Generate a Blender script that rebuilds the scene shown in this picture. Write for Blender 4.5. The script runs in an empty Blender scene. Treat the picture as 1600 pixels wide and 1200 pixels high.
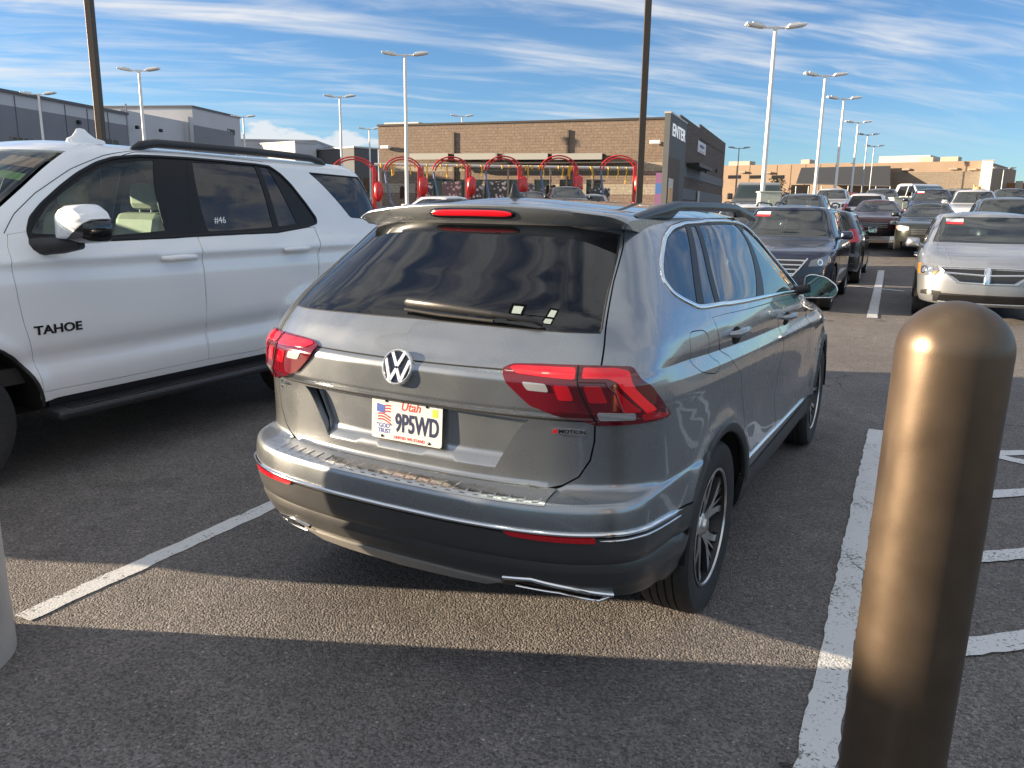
import bpy, bmesh, math, random
import numpy as np
from mathutils import Vector, Matrix, geometry
R_ = math.radians
scene = bpy.context.scene
random.seed(7); rng = np.random.default_rng(7)

# ---------------------------------------------------------------- camera
def cam_axes(yaw, pitch, roll):
    cy, sy, cp, sp = math.cos(yaw), math.sin(yaw), math.cos(pitch), math.sin(pitch)
    f = Vector((-sy*cp, cy*cp, -sp)); r = Vector((cy, sy, 0)); u = r.cross(f)
    cr, sr = math.cos(roll), math.sin(roll)
    return cr*r + sr*u, -sr*r + cr*u, f
CAM_F, CAM_H = 1240.0, 1.625            # focal length in photo pixels (1600 wide), eye height
cr, cu, cf = cam_axes(R_(26.2), R_(12.4), R_(0.85))
camd = bpy.data.cameras.new('camera'); camo = bpy.data.objects.new('camera', camd)
scene.collection.objects.link(camo)
camd.sensor_width = 36.0; camd.lens = 36.0*CAM_F/1600; camd.clip_start = 0.05; camd.clip_end = 4000
m = Matrix.Identity(4)
for i in range(3): m[i][0], m[i][1], m[i][2] = cr[i], cu[i], -cf[i]
m[0][3], m[1][3], m[2][3] = 0, 0, CAM_H
camo.matrix_world = m; scene.camera = camo

# ---------------------------------------------------------------- light: low sun from the left and a little behind, sky with thin cloud
SUN_AZ = R_(22.0)      # shadows run 22 degrees off +X
SUN_EL = R_(10.4)
to_sun = Vector((-math.cos(SUN_AZ)*math.cos(SUN_EL), -math.sin(SUN_AZ)*math.cos(SUN_EL), math.sin(SUN_EL)))
sund = bpy.data.lights.new('sun', 'SUN'); sund.energy = 5.0; sund.angle = R_(0.55); sund.color = (1.0, 0.80, 0.56)
suno = bpy.data.objects.new('sun', sund); scene.collection.objects.link(suno)
suno.rotation_euler = to_sun.to_track_quat('Z', 'Y').to_euler()

world = bpy.data.worlds.new('World'); scene.world = world; world.use_nodes = True
nt = world.node_tree; nt.nodes.clear()
def N(t, **k):
    n = nt.nodes.new(t)
    for a, b in k.items(): setattr(n, a, b)
    return n
def LK(a, b): nt.links.new(a, b)
def math_(op, a, b=None, c=None, clamp=False):
    n = N('ShaderNodeMath', operation=op); n.use_clamp = clamp
    for i, v in enumerate((a, b, c)):
        if v is None: continue
        if isinstance(v, (int, float)): n.inputs[i].default_value = v
        else: LK(v, n.inputs[i])
    return n.outputs[0]
def ramp_(v, a, b, lo=0.0, hi=1.0):
    n = N('ShaderNodeMapRange', interpolation_type='SMOOTHSTEP'); LK(v, n.inputs[0])
    for i, q in zip((1, 2, 3, 4), (a, b, lo, hi)): n.inputs[i].default_value = q
    return n.outputs[0]
sky = N('ShaderNodeTexSky', sky_type='NISHITA'); sky.sun_disc = False
sky.sun_elevation = SUN_EL; sky.sun_rotation = math.atan2(to_sun.x, to_sun.y)
sky.altitude = 1300; sky.air_density = 1.0; sky.dust_density = 0.25; sky.ozone_density = 2.2
tc = N('ShaderNodeTexCoord'); sep = N('ShaderNodeSeparateXYZ'); LK(tc.outputs['Generated'], sep.inputs[0])
dx, dy, dz = sep.outputs
# thin streaked cloud on a plane overhead: divide by elevation, stretch along one bearing
zc = math_('MAXIMUM', dz, 0.0)
den = math_('ADD', zc, 0.16)
px = math_('DIVIDE', dx, den); py = math_('DIVIDE', dy, den)
ca, sa = math.cos(R_(40)), math.sin(R_(40))
ux = math_('ADD', math_('MULTIPLY', px, ca), math_('MULTIPLY', py, sa))
uy = math_('SUBTRACT', math_('MULTIPLY', py, ca), math_('MULTIPLY', px, sa))
def cloud(sx, sy, seed, scale, detail, dist, rough=.55):
    cmb = N('ShaderNodeCombineXYZ')
    LK(math_('MULTIPLY', ux, sx), cmb.inputs[0]); LK(math_('MULTIPLY', uy, sy), cmb.inputs[1]); cmb.inputs[2].default_value = seed
    n = N('ShaderNodeTexNoise'); n.inputs['Scale'].default_value = scale; n.inputs['Detail'].default_value = detail
    n.inputs['Roughness'].default_value = rough; n.inputs['Distortion'].default_value = dist
    LK(cmb.outputs[0], n.inputs['Vector']); return n.outputs['Fac']
streak = ramp_(cloud(.40, 2.6, 3.1, 1.5, 6, .5), .44, .70)
wisps = ramp_(cloud(.8, 3.0, 8.7, 2.4, 6, .7, .56), .42, .80)
cover = ramp_(cloud(.35, .6, 1.3, 1.0, 3, .3), .36, .62)
c1 = math_('MULTIPLY', math_('ADD', math_('MULTIPLY', streak, .75), math_('MULTIPLY', wisps, .42)), math_('ADD', math_('MULTIPLY', cover, .85), .38))
c1 = math_('MULTIPLY', c1, ramp_(dz, .045, .13))
# heaped cloud low over the horizon
az = math_('ARCTAN2', dx, dy)
cm2 = N('ShaderNodeCombineXYZ'); LK(math_('MULTIPLY', az, 6.0), cm2.inputs[0]); LK(math_('MULTIPLY', dz, 13.0), cm2.inputs[1])
n2 = N('ShaderNodeTexNoise'); n2.inputs['Scale'].default_value = 1.6; n2.inputs['Detail'].default_value = 6; LK(cm2.outputs[0], n2.inputs['Vector'])
heap = math_('SUBTRACT', n2.outputs['Fac'], math_('MULTIPLY', dz, 4.6))
heap = math_('MULTIPLY', ramp_(heap, .13, .20), ramp_(math_('ABSOLUTE', math_('ADD', az, .68)), .17, .27, 1.0, 0.0))
heap = math_('MULTIPLY', heap, ramp_(dz, -.02, .03))
high = math_('MULTIPLY', ramp_(dz, .24, .46), ramp_(cloud(1.0, 1.7, 5.2, 3.0, 7, .9), .36, .62, .06, 1.0))      # thicker sheet overhead, made denser to raise the fill light
back = ramp_(math_('ADD', math_('MULTIPLY', dx, .44), math_('MULTIPLY', dy, -.90)), .1, .6)                    # unseen bright cloud added behind the viewer for fill light
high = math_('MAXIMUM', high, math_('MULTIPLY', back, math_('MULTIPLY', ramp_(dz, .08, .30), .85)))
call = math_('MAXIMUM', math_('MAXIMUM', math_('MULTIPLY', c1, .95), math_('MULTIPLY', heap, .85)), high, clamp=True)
tint = N('ShaderNodeMixRGB', blend_type='MULTIPLY'); tint.inputs[0].default_value = 1.0; LK(sky.outputs[0], tint.inputs[1]); tint.inputs[2].default_value = (.52, .67, .84, 1)
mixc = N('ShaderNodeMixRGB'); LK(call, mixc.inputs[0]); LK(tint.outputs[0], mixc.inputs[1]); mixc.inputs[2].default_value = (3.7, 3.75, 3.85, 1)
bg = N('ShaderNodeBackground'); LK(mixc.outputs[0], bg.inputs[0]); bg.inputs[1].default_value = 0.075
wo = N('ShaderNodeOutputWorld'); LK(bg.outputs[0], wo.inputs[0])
scene.view_settings.view_transform = 'Standard'; scene.view_settings.look = 'None'
scene.view_settings.exposure = 1.65; scene.view_settings.gamma = 1.0
scene.cycles.use_denoising = True
scene.cycles.max_bounces = 8; scene.cycles.transparent_max_bounces = 16; scene.cycles.glossy_bounces = 5; scene.cycles.diffuse_bounces = 3
# ---------------------------------------------------------------- materials
MATS = {}
def mat(name, col, rough=.5, metal=0.0, coat=0.0, coatr=.03, spec=.5, var=0.0, vscale=8.0, bump=0.0, bscale=60.0, flake=0.0, emit=None, dust=0.0, rvar=0.0):
    if name in MATS: return MATS[name]
    m = bpy.data.materials.new(name); m.use_nodes = True; t = m.node_tree; b = t.nodes['Principled BSDF']
    b.inputs['Base Color'].default_value = (*col, 1); b.inputs['Roughness'].default_value = rough; b.inputs['Metallic'].default_value = metal
    b.inputs['Coat Weight'].default_value = coat; b.inputs['Coat Roughness'].default_value = coatr; b.inputs['Specular IOR Level'].default_value = spec
    if emit: b.inputs['Emission Color'].default_value = (*emit[0], 1); b.inputs['Emission Strength'].default_value = emit[1]
    L = t.links.new; nn = t.nodes.new
    tcn = nn('ShaderNodeTexCoord')
    def noise(sc, det=4):
        n = nn('ShaderNodeTexNoise'); n.inputs['Scale'].default_value = sc; n.inputs['Detail'].default_value = det; L(tcn.outputs['Object'], n.inputs['Vector']); return n.outputs['Fac']
    cur = None
    if var > 0:
        f = noise(vscale); h = nn('ShaderNodeHueSaturation'); h.inputs['Color'].default_value = (*col, 1)
        r = nn('ShaderNodeMapRange'); L(f, r.inputs[0]); r.inputs[1].default_value = .3; r.inputs[2].default_value = .7; r.inputs[3].default_value = 1 - var; r.inputs[4].default_value = 1 + var
        L(r.outputs[0], h.inputs['Value']); cur = h.outputs[0]
    if flake > 0:
        f = noise(1400, 0); h = nn('ShaderNodeHueSaturation')
        if cur: L(cur, h.inputs['Color'])
        else: h.inputs['Color'].default_value = (*col, 1)
        r = nn('ShaderNodeMapRange'); L(f, r.inputs[0]); r.inputs[1].default_value = .3; r.inputs[2].default_value = .7; r.inputs[3].default_value = 1 - flake; r.inputs[4].default_value = 1 + flake
        L(r.outputs[0], h.inputs['Value']); cur = h.outputs[0]
    if dust > 0:                                     # road film, heavier low on the body
        g = nn('ShaderNodeNewGeometry'); sp = nn('ShaderNodeSeparateXYZ'); L(tcn.outputs['Object'], sp.inputs[0])
        r = nn('ShaderNodeMapRange'); L(sp.outputs[2], r.inputs[0]); r.inputs[1].default_value = .95; r.inputs[2].default_value = .25; r.inputs[3].default_value = .08; r.inputs[4].default_value = 1.0
        f = noise(9, 8); mu = nn('ShaderNodeMath'); mu.operation = 'MULTIPLY'; L(r.outputs[0], mu.inputs[0]); L(f, mu.inputs[1])
        mu2 = nn('ShaderNodeMath'); mu2.operation = 'MULTIPLY'; L(mu.outputs[0], mu2.inputs[0]); mu2.inputs[1].default_value = dust
        mx = nn('ShaderNodeMixRGB'); L(mu2.outputs[0], mx.inputs[0]); mx.inputs[2].default_value = (.22, .19, .15, 1)
        if cur: L(cur, mx.inputs[1])
        else: mx.inputs[1].default_value = (*col, 1)
        cur = mx.outputs[0]
    if cur: L(cur, b.inputs['Base Color'])
    if rvar > 0:
        f = noise(6, 6); r = nn('ShaderNodeMapRange'); L(f, r.inputs[0]); r.inputs[1].default_value = .3; r.inputs[2].default_value = .7; r.inputs[3].default_value = max(0, rough - rvar); r.inputs[4].default_value = rough + rvar
        L(r.outputs[0], b.inputs['Roughness'])
        if coat > 0:
            r2 = nn('ShaderNodeMapRange'); L(f, r2.inputs[0]); r2.inputs[1].default_value = .3; r2.inputs[2].default_value = .75; r2.inputs[3].default_value = coatr*.6; r2.inputs[4].default_value = coatr + rvar*.6
            L(r2.outputs[0], b.inputs['Coat Roughness'])
    if bump > 0:
        f = noise(bscale, 3); bn = nn('ShaderNodeBump'); bn.inputs['Strength'].default_value = bump; bn.inputs['Distance'].default_value = .003; L(f, bn.inputs['Height']); L(bn.outputs[0], b.inputs['Normal'])
    MATS[name] = m; return m
def glass(name, tint, trans, refl=1.0, ior=1.55, rough=.0):
    """thin window glass: tinted see-through plus mirror reflection that grows towards grazing"""
    if name in MATS: return MATS[name]
    m = bpy.data.materials.new(name); m.use_nodes = True; t = m.node_tree; t.nodes.clear(); L = t.links.new; nn = t.nodes.new
    tr = nn('ShaderNodeBsdfTransparent'); tr.inputs[0].default_value = (*[c*trans for c in tint], 1)
    gl = nn('ShaderNodeBsdfGlossy'); gl.inputs['Roughness'].default_value = rough; gl.inputs[0].default_value = (refl, refl, refl, 1)
    di = nn('ShaderNodeBsdfDiffuse'); di.inputs[0].default_value = (*[c*.02 for c in tint], 1)
    ad = nn('ShaderNodeAddShader'); L(tr.outputs[0], ad.inputs[0]); L(di.outputs[0], ad.inputs[1])
    fr = nn('ShaderNodeFresnel'); ge = nn('ShaderNodeNewGeometry'); mi_ = nn('ShaderNodeMix'); L(ge.outputs['Backfacing'], mi_.inputs[0]); mi_.inputs[2].default_value = ior; mi_.inputs[3].default_value = 1/ior; L(mi_.outputs[0], fr.inputs[0])
    mx = nn('ShaderNodeMixShader'); L(fr.outputs[0], mx.inputs[0]); L(ad.outputs[0], mx.inputs[1]); L(gl.outputs[0], mx.inputs[2])
    o = nn('ShaderNodeOutputMaterial'); L(mx.outputs[0], o.inputs[0]); MATS[name] = m; return m
PLASTIC = mat('black_plastic', (.022, .022, .024), .42, bump=.15, bscale=400)
GLOSSBLK = mat('gloss_black', (.008, .008, .009), .12, coat=.6)
FRAMEBLK = mat('pillar_black', (.010, .010, .011), .40, spec=.25)
RUBBER = mat('rubber', (.022, .022, .023), .75, var=.25, vscale=30, bump=.2, bscale=200)
CHROME = mat('chrome', (.82, .83, .84), .09, 1.0)
SATIN = mat('satin_metal', (.62, .62, .61), .28, 1.0, rvar=.06)
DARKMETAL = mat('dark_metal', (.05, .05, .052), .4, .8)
LINER = mat('wheel_well_liner', (.006, .006, .006), .9)
CABIN = mat('cabin_dark', (.012, .012, .013), .8)
SEATDARK = mat('seat_dark', (.03, .03, .032), .7)
SEATLIGHT = mat('seat_beige', (.42, .40, .33), .6, var=.1)
REDLENS = mat('red_lens', (.52, .005, .014), .12, coat=1.0)
DARKLENS = mat('dark_red_lens', (.12, .003, .010), .08, coat=1.0)
BRIGHTRED = mat('bright_red_lens', (.60, .006, .016), .18, coat=1.0, emit=((1, .01, .02), .07))  # faint glow put into the unlit lenses so their red reads brighter
CLEARLENS = mat('clear_lens', (.52, .52, .53), .22, .45, coat=1.0)
AMBER = mat('amber_lens', (.85, .22, .02), .2, coat=1.0)
WHITE = mat('white_paint', (.80, .80, .80), .4)
GLASS_DARK = glass('privacy_glass', (.30, .34, .38), .22, ior=1.62)
GLASS_REAR = glass('rear_privacy_glass', (.20, .22, .26), .10, ior=1.62)
GLASS_CLEAR = glass('clear_glass', (.72, .86, .80), .85)
GLASS_SCREEN = glass('windscreen_glass', (.66, .82, .78), .66, ior=1.9)

# ---------------------------------------------------------------- object helpers
def link(o, parent=None):
    scene.collection.objects.link(o)
    if parent is not None: o.parent = parent
    return o
def tag(o, label=None, cat=None, group=None, kind=None):
    if label: o['label'] = label
    if cat: o['category'] = cat
    if group: o['group'] = group
    if kind: o['kind'] = kind
    return o
def empty(name, loc=(0, 0, 0), rz=0.0, label=None, cat=None, group=None, tilt=None):
    o = bpy.data.objects.new(name, None); o.empty_display_size = .3; link(o); o.location = loc; o.rotation_euler = (tilt or 0, 0, rz)
    return tag(o, label, cat, group)
def copy_tree(o, parent=None):
    c = o.copy(); scene.collection.objects.link(c)
    if parent is not None: c.parent = parent
    for ch in list(o.children): copy_tree(ch, c)
    return c
class MB:
    """collects shapes, then links them as ONE mesh object"""
    def __init__(s): s.v = []; s.f = []; s.n = []; s.smooth = []; s.fm = []; s.has_n = False
    def add(s, verts, faces, normals=None, smooth=True, mi=0):
        o = len(s.v); s.v += [tuple(map(float, p)) for p in verts]
        s.f += [tuple(o + i for i in f) for f in faces]; s.smooth += [smooth]*len(faces); s.fm += [mi]*len(faces)
        if normals is None: s.n += [(0, 0, 0)]*len(verts)
        else: s.n += [tuple(map(float, q)) for q in normals]; s.has_n = True
        return s
    def box(s, c, d, bev=0.0, rot=None, mi=0):
        bm = bmesh.new(); bmesh.ops.create_cube(bm, size=1.0)
        for v in bm.verts: v.co = Vector((v.co.x*d[0], v.co.y*d[1], v.co.z*d[2]))
        if bev > 0: bmesh.ops.bevel(bm, geom=list(bm.edges), offset=bev, segments=2, affect='EDGES', profile=.5)
        M_ = Matrix.Translation(Vector(c)) @ (rot.to_4x4() if rot is not None else Matrix.Identity(4))
        bm.verts.ensure_lookup_table()
        s.add([M_ @ v.co for v in bm.verts], [[v.index for v in f.verts] for f in bm.faces], smooth=False, mi=mi); bm.free(); return s
    def tube(s, pts, r, n=10, caps=True, smooth=True, mi=0, flat=None):
        pts = [Vector(p) for p in pts]; rr = r if isinstance(r, (list, tuple)) else [r]*len(pts); vs = []; fs = []
        ref = None
        for i, p in enumerate(pts):
            t = ((pts[i] - pts[i-1]) if i else Vector()) ; t2 = ((pts[i+1] - pts[i]) if i < len(pts)-1 else Vector())
            t = (t.normalized() if t.length else t) + (t2.normalized() if t2.length else t2); t.normalize()
            if ref is None: ref = Vector((0, 0, 1)) if abs(t.z) < .9 else Vector((1, 0, 0))
            a = t.cross(ref); a.normalize(); b = a.cross(t); b.normalize(); ref = b
            for k in range(n):
                an = 2*math.pi*(k+.5)/n; vs.append(p + (a*math.cos(an)*(flat or 1) + b*math.sin(an))*rr[i])
        for i in range(len(pts)-1):
            for k in range(n):
                k2 = (k+1) % n; fs.append((i*n+k, i*n+k2, (i+1)*n+k2, (i+1)*n+k))
        s.add(vs, fs, smooth=smooth, mi=mi)
        if caps:
            for i, q in ((0, 1), (len(pts)-1, 0)):
                f = list(range(i*n, i*n+n)); s.add([vs[k] for k in f], [tuple(range(n)) if not q else tuple(reversed(range(n)))], smooth=False, mi=mi)
        return s
    def lathe(s, prof, c=(0, 0, 0), axis='z', n=32, mi=0, smooth=True):
        """prof: (radius, height) pairs"""
        vs = []; fs = []
        for r, h in prof:
            for k in range(n):
                a = 2*math.pi*k/n; x, y = r*math.cos(a), r*math.sin(a)
                p = (x, y, h) if axis == 'z' else ((h, x, y) if axis == 'x' else (y, h, x))
                vs.append((p[0]+c[0], p[1]+c[1], p[2]+c[2]))
        for i in range(len(prof)-1):
            for k in range(n):
                k2 = (k+1) % n; fs.append((i*n+k, i*n+k2, (i+1)*n+k2, (i+1)*n+k))
        return s.add(vs, fs, smooth=smooth, mi=mi)
    def prism(s, poly, thick, M_=None, mi=0):
        """poly in local XY, extruded thick along +Z, then transformed"""
        M_ = M_ or Matrix.Identity(4); n = len(poly)
        ar = sum(poly[i][0]*poly[(i+1) % n][1] - poly[(i+1) % n][0]*poly[i][1] for i in range(n))
        if ar < 0: poly = list(reversed(poly))
        vs = [M_ @ Vector((x, y, 0)) for x, y in poly] + [M_ @ Vector((x, y, thick)) for x, y in poly]
        fs = [tuple(reversed(range(n))), tuple(range(n, 2*n))] + [(i, (i+1) % n, n+(i+1) % n, n+i) for i in range(n)]
        return s.add(vs, fs, smooth=False, mi=mi)
    def grid(s, P, flip=False, mi=0, smooth=True, wrap=False):
        P = np.asarray(P); a, b = P.shape[:2]; fs = []
        for i in range(a-1):
            for j in range(b if wrap else b-1):
                j2 = (j+1) % b; q = (i*b+j, i*b+j2, (i+1)*b+j2, (i+1)*b+j); fs.append(q[::-1] if flip else q)
        return s.add(P.reshape(-1, 3), fs, smooth=smooth, mi=mi)
    def build(s, name, m, parent=None, loc=None, angle=None):
        me = bpy.data.meshes.new(name); me.from_pydata(s.v, [], s.f)
        for mm in (m if isinstance(m, (list, tuple)) else [m]): me.materials.append(mm)
        me.polygons.foreach_set('use_smooth', s.smooth); me.polygons.foreach_set('material_index', s.fm); me.update()
        if angle is not None: me.set_sharp_from_angle(angle=R_(angle))
        if s.has_n:
            nrm = np.array(s.n); z = np.abs(nrm).sum(1) < 1e-9
            if z.any():
                vn = np.empty(len(me.vertices)*3, 'f'); me.vertices.foreach_get('normal', vn); nrm[z] = vn.reshape(-1, 3)[z]
            me.normals_split_custom_set_from_vertices(nrm.tolist())
        o = bpy.data.objects.new(name, me); link(o, parent)
        if loc is not None: o.location = loc
        return o
def text(name, s, size, m, parent, M_, ext=.001, align='CENTER', shear=0.0, sx=1.0, bold=0.0, sub=None):
    cu_ = bpy.data.curves.new(name, 'FONT'); cu_.body = s; cu_.size = size; cu_.extrude = ext; cu_.align_x = align; cu_.align_y = 'CENTER'; cu_.shear = shear; cu_.offset = bold; cu_.resolution_u = 4
    tmp = bpy.data.objects.new(name, cu_); scene.collection.objects.link(tmp)
    me = bpy.data.meshes.new_from_object(tmp.evaluated_get(bpy.context.evaluated_depsgraph_get()))
    bpy.data.objects.remove(tmp); bpy.data.curves.remove(cu_)
    for v in me.vertices: v.co.x *= sx
    me.transform(M_); me.materials.clear(); me.materials.append(m)
    o = bpy.data.objects.new(name, me); return link(o, parent)
def text_into(mb, s, size, M_, ext=.001, align='CENTER', shear=0.0, sx=1.0, bold=0.0, mi=0):
    o = text('tmp', s, size, None, None, M_, ext, align, shear, sx, bold); me = o.data
    mb.add([v.co for v in me.vertices], [list(p.vertices) for p in me.polygons], smooth=False, mi=mi)
    bpy.data.objects.remove(o); bpy.data.meshes.remove(me)
def frame_at(P, nrm, up=(0, 0, 1)):
    """matrix whose Z is the surface normal, Y as near `up` as can be, X to the viewer's right"""
    z = Vector(nrm).normalized(); x = Vector(up).cross(z).normalized(); y = z.cross(x)
    M_ = Matrix.Identity(4)
    for i in range(3): M_[i][0], M_[i][1], M_[i][2], M_[i][3] = x[i], y[i], z[i], P[i]
    return M_

# ---------------------------------------------------------------- panels cut exactly on a curved shell
def inpoly(p, poly):
    x, y = p[:, 0], p[:, 1]; c = np.zeros(len(p), bool); q = np.asarray(poly); j = len(q) - 1
    for i in range(len(q)):
        xi, yi = q[i]; xj, yj = q[j]
        with np.errstate(divide='ignore', invalid='ignore'):
            c ^= ((yi > y) != (yj > y)) & (x < (xj - xi)*(y - yi)/(yj - yi) + xi)
        j = i
    return c
def dens(poly, step):
    out = []
    for i in range(len(poly)):
        a, b = np.array(poly[i]), np.array(poly[(i+1) % len(poly)]); n = max(1, int(np.ceil(np.linalg.norm(b-a)/step)))
        out += [a + (b-a)*k/n for k in range(n)]
    return out
def rnd_poly(poly, r, n=4):
    """round the corners of a polygon by r"""
    out = []; k = len(poly)
    for i in range(k):
        p0, p1, p2 = (np.array(poly[(i+d) % k], float) for d in (-1, 0, 1))
        a, b = p0-p1, p2-p1; la, lb = np.linalg.norm(a), np.linalg.norm(b); d = min(r, la*.45, lb*.45)
        s, e = p1 + a/la*d, p1 + b/lb*d
        for j in range(n+1):
            t = j/n; out.append(tuple((1-t)**2*s + 2*t*(1-t)*p1 + t*t*e))
    return out
def panel(mb, sh, outer, holes=(), off=0.0, rim=.012, step=.04, edge=.02, hole_rim=None, mi=0, knots=True):
    """fill a polygon (s,z) of the shell, minus holes; off may be a number or a function of (s,z); rim turns the edge inwards"""
    tov = lambda L: [(a, float(sh.v(b))) for a, b in L]
    loops = [dens(tov(outer), edge)] + [dens(tov(h), edge) for h in holes]
    allb = np.array([p for l in loops for p in l]); lo, hi = allb.min(0), allb.max(0)
    vl = np.arange(lo[1], hi[1], step)
    if knots: vl = np.unique(np.round(np.concatenate([vl, [float(sh.v(k)) for k in sh.knz if lo[1] < sh.v(k) < hi[1]]]), 4))
    vl = vl[np.concatenate([[True], np.diff(vl) > step*.22])]
    G = np.stack(np.meshgrid(np.arange(lo[0] + step/2, hi[0], step), vl), -1).reshape(-1, 2)
    band = getattr(sh, 'band', None)
    if band and step < .06:                                          # finer points along a body crease
        inb = band(sh, G[:, 0], sh.z(G[:, 1]))
        G2 = np.stack(np.meshgrid(np.arange(lo[0] + .01, hi[0], .022), np.arange(lo[1], hi[1], .0045)), -1).reshape(-1, 2); G2 = G2[band(sh, G2[:, 0], sh.z(G2[:, 1]))]
        G = np.concatenate([G[~inb], G2])
    ok = inpoly(G, loops[0])
    for h in loops[1:]: ok &= ~inpoly(G, h)
    G = G[ok]
    keep = np.ones(len(G), bool)
    for i in range(0, len(G), 2000):
        d = np.sqrt(((G[i:i+2000, None] - allb[None])**2).sum(-1)).min(1); keep[i:i+2000] = d > edge*.55
    G = G[keep]
    pts = [tuple(p) for l in loops for p in l] + [tuple(p) for p in G]; ed = []; o = 0
    for l in loops:
        ed += [(o+i, o+(i+1) % len(l)) for i in range(len(l))]; o += len(l)
    vs, _, fs, *_ = geometry.delaunay_2d_cdt([Vector(p) for p in pts], ed, [], 0, 1e-6)
    vs = np.array([(v.x, v.y) for v in vs]); F = np.array([f for f in fs if len(f) == 3])
    ce = vs[F].mean(1); ok = inpoly(ce, loops[0])
    for h in loops[1:]: ok &= ~inpoly(ce, h)
    F = F[ok]
    a, z = vs[:, 0], sh.z(vs[:, 1]); of = off(a, z) if callable(off) else off
    nn = sh.N(a, z); P = sh.P(a, z) + nn*(np.asarray(of)[..., None] if callable(off) else of)
    if callable(off):
        h = 3e-3
        def Q(aa, zz): zz = np.clip(zz, sh.z0, sh.z1); return sh.P(aa, zz) + sh.N(aa, zz)*off(aa, zz)[..., None]
        n2 = np.cross(Q(a+h, z) - Q(a-h, z), Q(a, z+h) - Q(a, z-h)); ln = np.linalg.norm(n2, axis=1, keepdims=True); nn = np.where(ln > 1e-12, n2/np.maximum(ln, 1e-12), nn)
    mb.add(P, F.tolist(), nn, mi=mi)
    for li, l in enumerate(loops):
        dpt = rim if li == 0 else (hole_rim if hole_rim is not None else rim)
        if not dpt: continue
        l = np.array(l); zz = sh.z(l[:, 1]); n0 = sh.N(l[:, 0], zz); of = off(l[:, 0], zz)[:, None] if callable(off) else off
        p0 = sh.P(l[:, 0], zz) + n0*of; p1 = p0 - n0*dpt; n = len(l)
        ar = (l[:, 0]*np.roll(l[:, 1], -1) - np.roll(l[:, 0], -1)*l[:, 1]).sum()
        ccw = ar > 0
        fs = [((i, n+i, n+(i+1) % n, (i+1) % n) if (ccw == (li == 0)) else (i, (i+1) % n, n+(i+1) % n, n+i)) for i in range(n)]
        mb.add(np.concatenate([p0, p1]), fs, smooth=True, mi=mi)
    return mb
def mirror(poly): return [(-a, z) for a, z in reversed(poly)]
def strip(mb, sh, path, width, height, closed=False, step=.03, off=0.0, mi=0, taper=0.0, sq=False):
    """a raised moulding following a path on the shell"""
    p = [np.array((a, float(sh.v(z)))) for a, z in path]
    if closed: p = dens(p, step)
    else:
        q = []
        for i in range(len(p)-1):
            n = max(1, int(np.ceil(np.linalg.norm(p[i+1]-p[i])/step))); q += [p[i] + (p[i+1]-p[i])*k/n for k in range(n)]
        p = q + [p[-1]]
    p = np.array(p); a, z = p[:, 0], sh.z(p[:, 1]); P = sh.P(a, z); n = sh.N(a, z)
    t = (np.roll(P, -1, 0) - np.roll(P, 1, 0)) if closed else np.gradient(P, axis=0)
    t /= np.maximum(np.linalg.norm(t, axis=1, keepdims=True), 1e-9); b = np.cross(n, t); b /= np.maximum(np.linalg.norm(b, axis=1, keepdims=True), 1e-9)
    prof = [(-.5, -.5), (-.5, .35), (-.36, .85), (0, 1.0), (.36, .85), (.5, .35), (.5, -.5)] if not sq else [(-.5, -.5), (-.5, 1), (.5, 1), (.5, -.5)]
    k = np.ones(len(P))
    if taper and not closed:
        u = np.linspace(0, 1, len(P)); k = np.minimum(1, np.minimum(u, 1-u)/taper + .15)
    G = np.stack([P + b*(x*width*k)[:, None] + n*(off + y*height*k)[:, None] for x, y in prof], 1)
    if closed: G = np.concatenate([G, G[:1]])
    return mb.grid(G, mi=mi, smooth=not sq)
def roof_cap(mb, sh, crown, n=140, rings=7, mi=0, keep=.72):
    a = np.linspace(-sh.S, sh.S, n, endpoint=False); P = sh.P(a, np.full(n, sh.z1)); yc = (P[:, 1].max() + P[:, 1].min())/2; G = []
    for k in range(rings+1):
        c = 1 - k/rings; g = keep + (1-keep)*c**1.0
        G.append(np.stack([P[:, 0]*c, yc + (P[:, 1]-yc)*g, P[:, 2] + crown*(1-c**2.0)], 1))
    return mb.grid(np.array(G), mi=mi, wrap=True)
def floor_pan(mb, sh, z, mi=0, inset=.03, n=120):
    a = np.linspace(-sh.S, sh.S, n, endpoint=False); P = sh.P(a, np.full(n, sh.z0)); yc = sh.L/2
    G = [np.stack([P[:, 0]*(1-inset), P[:, 1]*(1-inset) + yc*inset, np.full(n, z)], 1), np.stack([P[:, 0]*0, yc + (P[:, 1]-yc)*.8, np.full(n, z)], 1)]
    return mb.grid(np.array(G), mi=mi, wrap=True, flip=True)
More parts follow.
